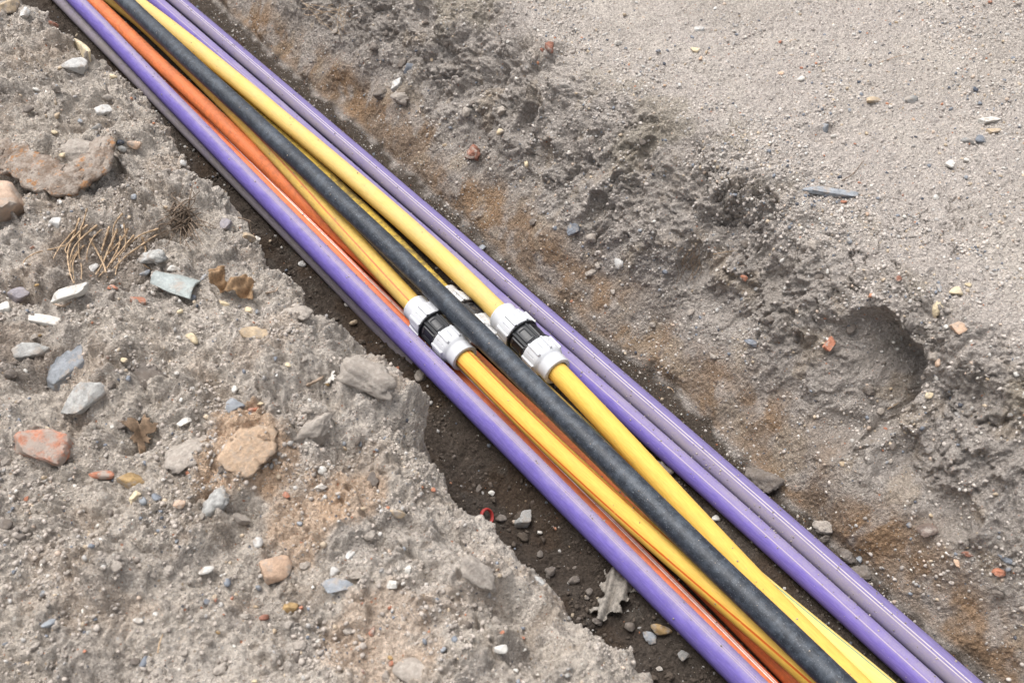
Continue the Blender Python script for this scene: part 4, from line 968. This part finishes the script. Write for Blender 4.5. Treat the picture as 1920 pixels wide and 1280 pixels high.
# soil crumbs fallen on the pipes
def crumbs():
    g = np.random.RandomState(77); pos, nrm = [], []
    for key, n, mu, sd_ in (('G1', 900, 10, 45), ('G2', 1300, -20, 45), ('B', 500, 25, 30), ('E', 220, 0, 40), ('C', 260, 20, 35), ('D', 120, 0, 40), ('C2', 120, 30, 25), ('F', 120, 0, 40), ('A', 200, -20, 40)):
        y = g.uniform(-.1, 4.3, n); a = np.radians(g.normal(mu, sd_, n)); a = np.clip(a, -1.25, 1.25)
        c = path(key, y); d = np.stack([np.sin(a), 0 * a, np.cos(a)], -1)
        keep = np.ones(n, bool)
        for k_ in KS.values():
            if k_[0] == key: keep &= np.abs(y - k_[1]) > .15
        pos.append((c + d * RAD[key])[keep]); nrm.append(d[keep])
    c, d = np.concatenate(pos), np.concatenate(nrm); n = len(c)
    s_ = .0010 + .0026 * g.rand(n) ** 4
    V, F = GV[1]; ax = .6 + .6 * g.rand(n, 3)
    W = V[None] * (ax * s_[:, None] / 1.4)[:, None, :] + (c + d * s_[:, None] * .2)[:, None]
    cols = np.array([.27, .235, .205]) * (.6 + .8 * g.rand(n, 1))
    o = mesh_np('soil_crumbs', W.reshape(-1, 3), (F[None] + (np.arange(n) * len(V))[:, None, None]).reshape(-1, 3), M_GRAVEL, True, {'soil': np.repeat(cols, len(V), 0)})
    tag(o, 'tiny crumbs of dry soil fallen on the ducts and pipes', 'soil crumbs', None, 'stuff')
crumbs()

# ---- thin things: roots, twigs, leaves, rusty metal, glazed shard, plastic ring
def strand(pts, r0, r1, seg=6, n=26):
    """tapered tube through control points, returned as arrays"""
    pts = np.array(pts, float); k = len(pts); u = np.linspace(0, k - 1.001, n); i = u.astype(int); t = (u - i)[:, None]
    g = lambda j: pts[np.clip(j, 0, k - 1)]
    C = .5 * (2 * g(i) + (g(i + 1) - g(i - 1)) * t + (2 * g(i - 1) - 5 * g(i) + 4 * g(i + 1) - g(i + 2)) * t ** 2 + (3 * g(i) - g(i - 1) - 3 * g(i + 1) + g(i + 2)) * t ** 3)
    T = np.gradient(C, axis=0); T /= np.linalg.norm(T, axis=1, keepdims=True) + 1e-9
    ref = np.array([.31, .52, .79]); A = np.cross(T, ref); A /= np.linalg.norm(A, axis=1, keepdims=True); B = np.cross(T, A)
    a = np.linspace(0, 2 * math.pi, seg + 1)[None, :, None]
    r = np.linspace(r0, r1, n)[:, None, None] * (1 + .25 * np.sin(np.arange(n) * 1.9 + len(pts)))[:, None, None]
    V = C[:, None] + r * (np.cos(a) * A[:, None] + np.sin(a) * B[:, None])
    return V.reshape(-1, 3), grid_faces(n, seg + 1)
def join(parts):
    Vs, Fs, b = [], [], 0
    for V, F in parts: Vs.append(V); Fs.append(F + b); b += len(V)
    return np.concatenate(Vs), np.concatenate(Fs)
def fibre_mat(name, col):
    m, n, b = new_mat(name); tc = nd(n, 'TexCoord').outputs['Object']
    a = noise_tex(n, tc, 90, 4, .7)
    n.links.new(mixc(n, ramp(n, a, .3, .7), tuple(x * .55 for x in col), tuple(min(1, x * 1.3) for x in col)), b.inputs['Base Color'])
    b.inputs['Roughness'].default_value = .85; bump(n, b, a, .002); return m
ROOT = fibre_mat('dry root', (.42, .30, .19)); ROOT_D = fibre_mat('dark root', (.16, .115, .08)); TWIG = fibre_mat('twig', (.30, .225, .165))
def on(px, py, where, lift=0.0):
    p, n, t = surf(px, py, where); return p + n * lift
def roots(label, where, lines, r, mat, name='dead_roots', cat='roots', lift=.008):
    g = random.Random(len(label) * 7 + 1); parts = []
    for ln in lines:
        pts = [on(x, y, where, lift * g.uniform(.2, 1.6)) for x, y in ln]
        rr = r * g.uniform(.7, 1.25); parts.append(strand(pts, rr, rr * .45, 6, 8 * len(pts)))
    V, F = join(parts); return tag(mesh_np(name, V, F, mat), label, cat)
g_ = random.Random(42)
ln = [[(150, 412), (140, 440), (128, 480), (130, 515), (142, 538)], [(152, 425), (152, 470), (153, 505), (154, 532)], [(178, 425), (160, 445), (140, 470), (128, 495)], [(140, 440), (120, 462), (70, 480), (46, 492), (60, 498)],
      [(210, 425), (196, 455), (190, 480), (203, 510)], [(225, 430), (205, 470), (195, 500), (180, 520)], [(170, 450), (185, 475), (200, 505)], [(255, 440), (232, 470), (210, 500), (185, 525)],
      [(238, 420), (238, 445), (237, 470)], [(150, 470), (140, 495), (142, 530)], [(290, 445), (262, 462), (235, 490), (200, 520)], [(300, 430), (270, 440), (245, 455), (225, 480)], [(165, 395), (155, 420), (150, 445)]]
for k in range(9):
    x, y = g_.uniform(130, 290), g_.uniform(400, 480); dx = g_.uniform(-40, 20)
    ln.append([(x, y), (x + dx * .4 + g_.uniform(-8, 8), y + 18), (x + dx + g_.uniform(-8, 8), y + 42), (x + dx + g_.uniform(-10, 10), y + g_.uniform(50, 70))])
roots('tangle of pale dry roots hanging beside the concrete lump', L_, ln, .0028, ROOT)
ln = []
for k in range(60):
    a = g_.uniform(0, 6.28); l = g_.uniform(14, 60); x, y = 338 + g_.uniform(-16, 16), 408 + g_.uniform(-16, 16)
    ln.append([(x, y), (x + l * .4 * math.cos(a) + g_.uniform(-6, 6), y + l * .4 * math.sin(a)), (x + l * math.cos(a), y + l * math.sin(a) + 8)])
roots('dark matted root clump above the concrete lump', L_, ln, .0021, ROOT_D, lift=.020)
ln = []
for k in range(26):
    x, y = 1290 + g_.uniform(-22, 25), 468 + g_.uniform(-15, 30); l = g_.uniform(20, 50)
    ln.append([(x, y), (x + g_.uniform(-14, 6), y + l * .5), (x + g_.uniform(-24, 8), y + l)])
roots('dark hanging rootlets in a pocket of the right wall', RB_, ln, .0011, ROOT_D, lift=.012)
ln = [[(560 + g_.uniform(0, 100), g_.uniform(2, 40)), (600 + g_.uniform(-10, 60), g_.uniform(10, 60)), (640 + g_.uniform(0, 60), g_.uniform(10, 90))] for k in range(8)] + [[(575, 6), (615, 14), (650, 26)]]
roots('fine rootlets on the far top of the right wall', RB_, ln, .0010, ROOT, lift=.012)
for lb, wh, l_, r_, mt in (
    ('short pale twig lying under the long white slab', L_, [[(97, 572), (120, 572), (146, 566)]], .0042, TWIG),
    ('bent brown twig near the lip beside white paper scrap', L_, [[(575, 722), (600, 706), (618, 690), (633, 670)]], .0038, TWIG),
    ('thin curved twig sticking over the lip in the middle', L_, [[(447, 408), (465, 414), (480, 418), (490, 426)]], .0024, TWIG),
    ('straight grey stick near the dry brown leaf', L_, [[(500, 553), (512, 546), (521, 541)]], .0026, TWIG),
    ('thin dark stem lying across the right slope', RB_, [[(1578, 340), (1600, 326), (1620, 300)]], .0016, ROOT_D),
    ('thin brown twig on the trodden ground', RB_, [[(1650, 118), (1675, 110), (1700, 103)]], .0018, TWIG),
    ('pale thin root lying in the foreground soil', L_, [[(296, 1225), (300, 1205), (304, 1190)]], .0018, ROOT),
    ('thin pale rootlet below the crest crack', RB_, [[(1205, 345), (1215, 325), (1228, 312)]], .0010, ROOT),
    ('curly pale rootlet low in the hollow', RB_, [[(1664, 768), (1672, 760), (1682, 753)]], .0014, ROOT),
    ('thin rootlet above the far ducts in the right wall', RB_, [[(1340, 475), (1360, 473), (1382, 470)]], .0012, ROOT),
    ('fine rootlet at the foot of the wall beside dusty duct', RB_, [[(1252, 723), (1260, 728), (1266, 735)]], .0012, ROOT)):
    roots(lb, wh, l_, r_, mt, 'twig', 'twig', .004)

def sheet(name, label, cat, where, px, py, wpx, hpx, rot, mask, warp, mat, thick=.0012, n=46, lift=.004, seed=0):
    """thin irregular sheet (leaf, paper): mask(u, v) > 0 keeps it, warp(u, v) gives height in parts of its width"""
    p, t, B = frame(px, py, where, rot)
    a = wpx * t / FPX / 2; b_ = hpx * t / FPX / 2 * 1.15
    u = np.linspace(-1, 1, n); U, W = np.meshgrid(u, u, indexing='ij')
    Zz = warp(U, W) * a
    V = np.stack([U * a, W * b_, Zz], -1).reshape(-1, 3) @ B.T
    k = mask(U, W) > 0
    F = grid_faces(n, n); keep = k.reshape(-1)[F].all(1); F = F[keep]
    used = np.unique(F); re = np.full(n * n, -1); re[used] = np.arange(len(used))
    V = V[used]; V = V - (B[:, 2] * ((V @ B[:, 2]).min() - lift))
    o = mesh_np(name, V, re[F], mat, True); o.location = p
    md = o.modifiers.new('thickness', 'SOLIDIFY'); md.thickness = thick
    return tag(o, label, cat)
LEAF_G = fibre_mat('dry grey leaf', (.25, .225, .195)); LEAF_B = fibre_mat('dry brown leaf', (.26, .165, .09)); LEAF_D = fibre_mat('dull brown leaf', (.20, .135, .085))
def leafmask(seed, k=1.0):
    def f(u, v):
        th = np.arctan2(v, u); r = np.hypot(u, v)
        return .72 + .2 * np.sin(th * 3 + seed) + .16 * np.sin(th * 7 + seed * 2) + .08 * np.sin(th * 15 + seed) - r
    return f
sheet('dry_leaf', 'crumpled grey dry leaf on the dark floor beside purple duct', 'leaf', TF, 1152, 1124, 96, 104, -35,
      lambda u, v: np.minimum.reduce([.95 - np.abs(u) - .2 * np.sin(v * 9), .55 + .35 * v + .14 * np.sin(v * 14) - np.abs(u + .1 * np.sin(v * 6)), .98 - .3 * np.abs(u) - np.abs(v) + .22 * np.sin(u * 11)]),
      lambda u, v: .22 * np.abs(np.sin(u * 5.5 + v * 1.2)) + .12 * np.sin(v * 5 + u * 3) + .05 * np.sin(u * 19 + v * 7), LEAF_G, .0014, 60, .006)
sheet('dry_leaf', 'wavy orange brown dry leaf right of blue green shard', 'leaf', L_, 442, 548, 104, 54, -32,
      lambda u, v: .62 + .2 * np.sin(u * 6) + .1 * np.sin(u * 17) - np.abs(v - .25 * np.sin(u * 4)) - .35 * u * u,
      lambda u, v: .22 * np.sin(u * 7 + 1) + .16 * np.cos(v * 4 + u * 5) + .06 * np.sin(u * 23), LEAF_B, .0015, 54, .006)
sheet('dry_leaf', 'folded brown dry leaf with two lobes', 'leaf', L_, 262, 812, 66, 78, 25,
      leafmask(1.2), lambda u, v: .75 * np.abs(u - .05) + .1 * np.sin(v * 6), LEAF_D, .0018, 46, .004)
sheet('paper_scrap', 'torn white paper scrap near the lip and bent twig', 'paper', L_, 624, 712, 22, 34, -20, leafmask(2.2), lambda u, v: .3 * np.sin(u * 3 + v * 2), SM['white'], .0008, 24, .004)

# rusty curved strip of metal
RUST, rn, rb = new_mat('flaking rust')
tcr = nd(rn, 'TexCoord').outputs['Object']
ra, rb2 = noise_tex(rn, tcr, 26, 5, .7), noise_tex(rn, tcr, 120, 3, .6)
cr_ = mixc(rn, ramp(rn, ra, .35, .62), (.15, .105, .075), (.31, .265, .225))
cr_ = mixc(rn, ramp(rn, noise_tex(rn, tcr, 44, 4, .7), .54, .66), cr_, (.30, .155, .07))
cr_ = mixc(rn, ramp(rn, rb2, .60, .72, 0, .7), cr_, (.08, .05, .035))
rn.links.new(cr_, rb.inputs['Base Color']); rb.inputs['Roughness'].default_value = .9; bump(rn, rb, mth(rn, 'ADD', ra, rb2), .006)
def strip():
    g = [(-12, 272), (8, 300), (32, 326), (60, 345), (92, 352), (125, 346), (158, 336), (190, 318), (214, 298)]
    wd = [20, 30, 42, 52, 56, 52, 46, 44, 26]
    k = len(g); n, m = 90, 16
    c = np.array([on(x, y, L_, 0) for x, y in g]); c[:, 2] = np.median(c[:, 2]) + np.array([.02, .015, .01, .004, 0, 0, .004, .01, .014])
    u = np.linspace(0, k - 1.001, n); i = u.astype(int); t = (u - i)[:, None]
    P_ = c[i] * (1 - t) + c[np.minimum(i + 1, k - 1)] * t
    for _ in range(6): P_[1:-1] = .25 * P_[:-2] + .5 * P_[1:-1] + .25 * P_[2:]
    wv = np.interp(u, np.arange(k), wd) * np.linalg.norm(P_ - CAM, axis=1) / FPX
    wv = wv * (1 + .10 * np.sin(u * 5) + .08 * np.sin(u * 13.3))
    T = np.gradient(P_, axis=0); T /= np.linalg.norm(T, axis=1, keepdims=True)
    nrm = -CF * .55 + np.array([0, 0, 1.0]) * .45; Sd = np.cross(nrm, T); Sd /= np.linalg.norm(Sd, axis=1, keepdims=True); Nn = np.cross(T, Sd)
    s_ = np.linspace(-.5, .5, m)
    hgt = .004 * fbm(u[:, None] * 2.2 + 0 * s_, s_[None, :] * 4 + 0 * u[:, None], 4, 600) + .008 * np.cos(s_ * 3)[None, :]
    V = P_[:, None] + s_[None, :, None] * wv[:, None, None] * Sd[:, None] + hgt[..., None] * Nn[:, None] + Nn[:, None] * .026
    o = mesh_np('rusty_strip', V.reshape(-1, 3), grid_faces(n, m), RUST)
    md = o.modifiers.new('thickness', 'SOLIDIFY'); md.thickness = .032; md.offset = 0
    tag(o, 'curved flaking rusty metal strip above the large beige stone', 'scrap metal')
strip()
# blue-green glazed shard: a piece of a curved wall with a dark band
def shard():
    p, t, B = frame(332, 546, L_, -8, .6)
    w_, h_ = 78 * t / FPX, 48 * t / FPX
    n = 40; u = np.linspace(-1, 1, n); U, W = np.meshgrid(u, u, indexing='ij')
    W2 = W * (.62 + .38 * sst(-1, .2, U)) - .12 * U
    V = np.stack([U * w_ / 2, W2 * h_ / 2, .30 * h_ * np.cos(W * 1.2) + .012 * (1 - U)], -1).reshape(-1, 3) @ B.T
    root = mesh_np('glazed_shard', V, grid_faces(n, n), SM['glass']); root.location = p
    md = root.modifiers.new('thickness', 'SOLIDIFY'); md.thickness = .007
    tag(root, 'curved pale blue green glazed shard with a dark band', 'shard')
    k = (U > .70) & (U < .84)
    Vb = np.stack([U * w_ / 2, W2 * h_ / 2, .30 * h_ * np.cos(W * 1.2) + .012 * (1 - U) + .0012], -1).reshape(-1, 3) @ B.T
    F = grid_faces(n, n); F = F[k.reshape(-1)[F].all(1)]
    us = np.unique(F); re = np.full(n * n, -1); re[us] = np.arange(len(us))
    bandm, bn, bb = new_mat('dark green band'); tcb = nd(bn, 'TexCoord').outputs['Object']
    bn.links.new(mixc(bn, noise_tex(bn, tcb, 60), (.06, .11, .105), (.14, .20, .19)), bb.inputs['Base Color']); bb.inputs['Roughness'].default_value = .35
    mesh_np('band', Vb[us], re[F], bandm, parent=root)
shard()
# curved cream plate standing at the lip
def plate():
    pts = [on(x, y, L_, 0) for x, y in ((142, 78), (158, 90), (168, 105), (172, 118))]
    c = np.array(pts); n = 30; u = np.linspace(0, 2.999, n); i = u.astype(int); t = (u - i)[:, None]
    P_ = c[i] * (1 - t) + c[i + 1] * t
    for _ in range(4): P_[1:-1] = .25 * P_[:-2] + .5 * P_[1:-1] + .25 * P_[2:]
    h = .055 * np.sin(np.linspace(.35, 2.9, n)); m = 8; v = np.linspace(-.8, .45, m)
    V = P_[:, None] + v[None, :, None] * h[:, None, None] * np.array([.25, -.1, 1.0])
    o = mesh_np('stone_plate', V.reshape(-1, 3), grid_faces(n, m), SM['cream']); md = o.modifiers.new('thickness', 'SOLIDIFY'); md.thickness = .012
    tag(o, 'curved cream plate standing at the left lip near the top', 'shard')
plate()
# red plastic ring half hidden behind the lip
REDP = plastic('red plastic', (.36, .035, .03), .45, .3)
p_, n_2, t_2 = surf(911, 974, TF)
a = np.linspace(0, 2 * math.pi, 41); C = np.stack([.019 * np.cos(a), .019 * np.sin(a), 0 * a], -1) @ np.array(Matrix.Rotation(R_(50), 3, 'X') @ Matrix.Rotation(R_(20), 3, 'Y')).T
b2_ = np.linspace(0, 2 * math.pi, 13); rad = C / .019
up_ = np.cross(rad[0], rad[10]); up_ /= np.linalg.norm(up_)
V = C[:, None] + .0034 * (np.cos(b2_)[None, :, None] * rad[:, None] + 1.6 * np.sin(b2_)[None, :, None] * up_)
o = mesh_np('plastic_ring', V.reshape(-1, 3), grid_faces(41, 13), REDP); o.location = p_ + np.array([.0, 0, .016])
tag(o, 'small red plastic ring on the floor behind the left lip', 'ring')
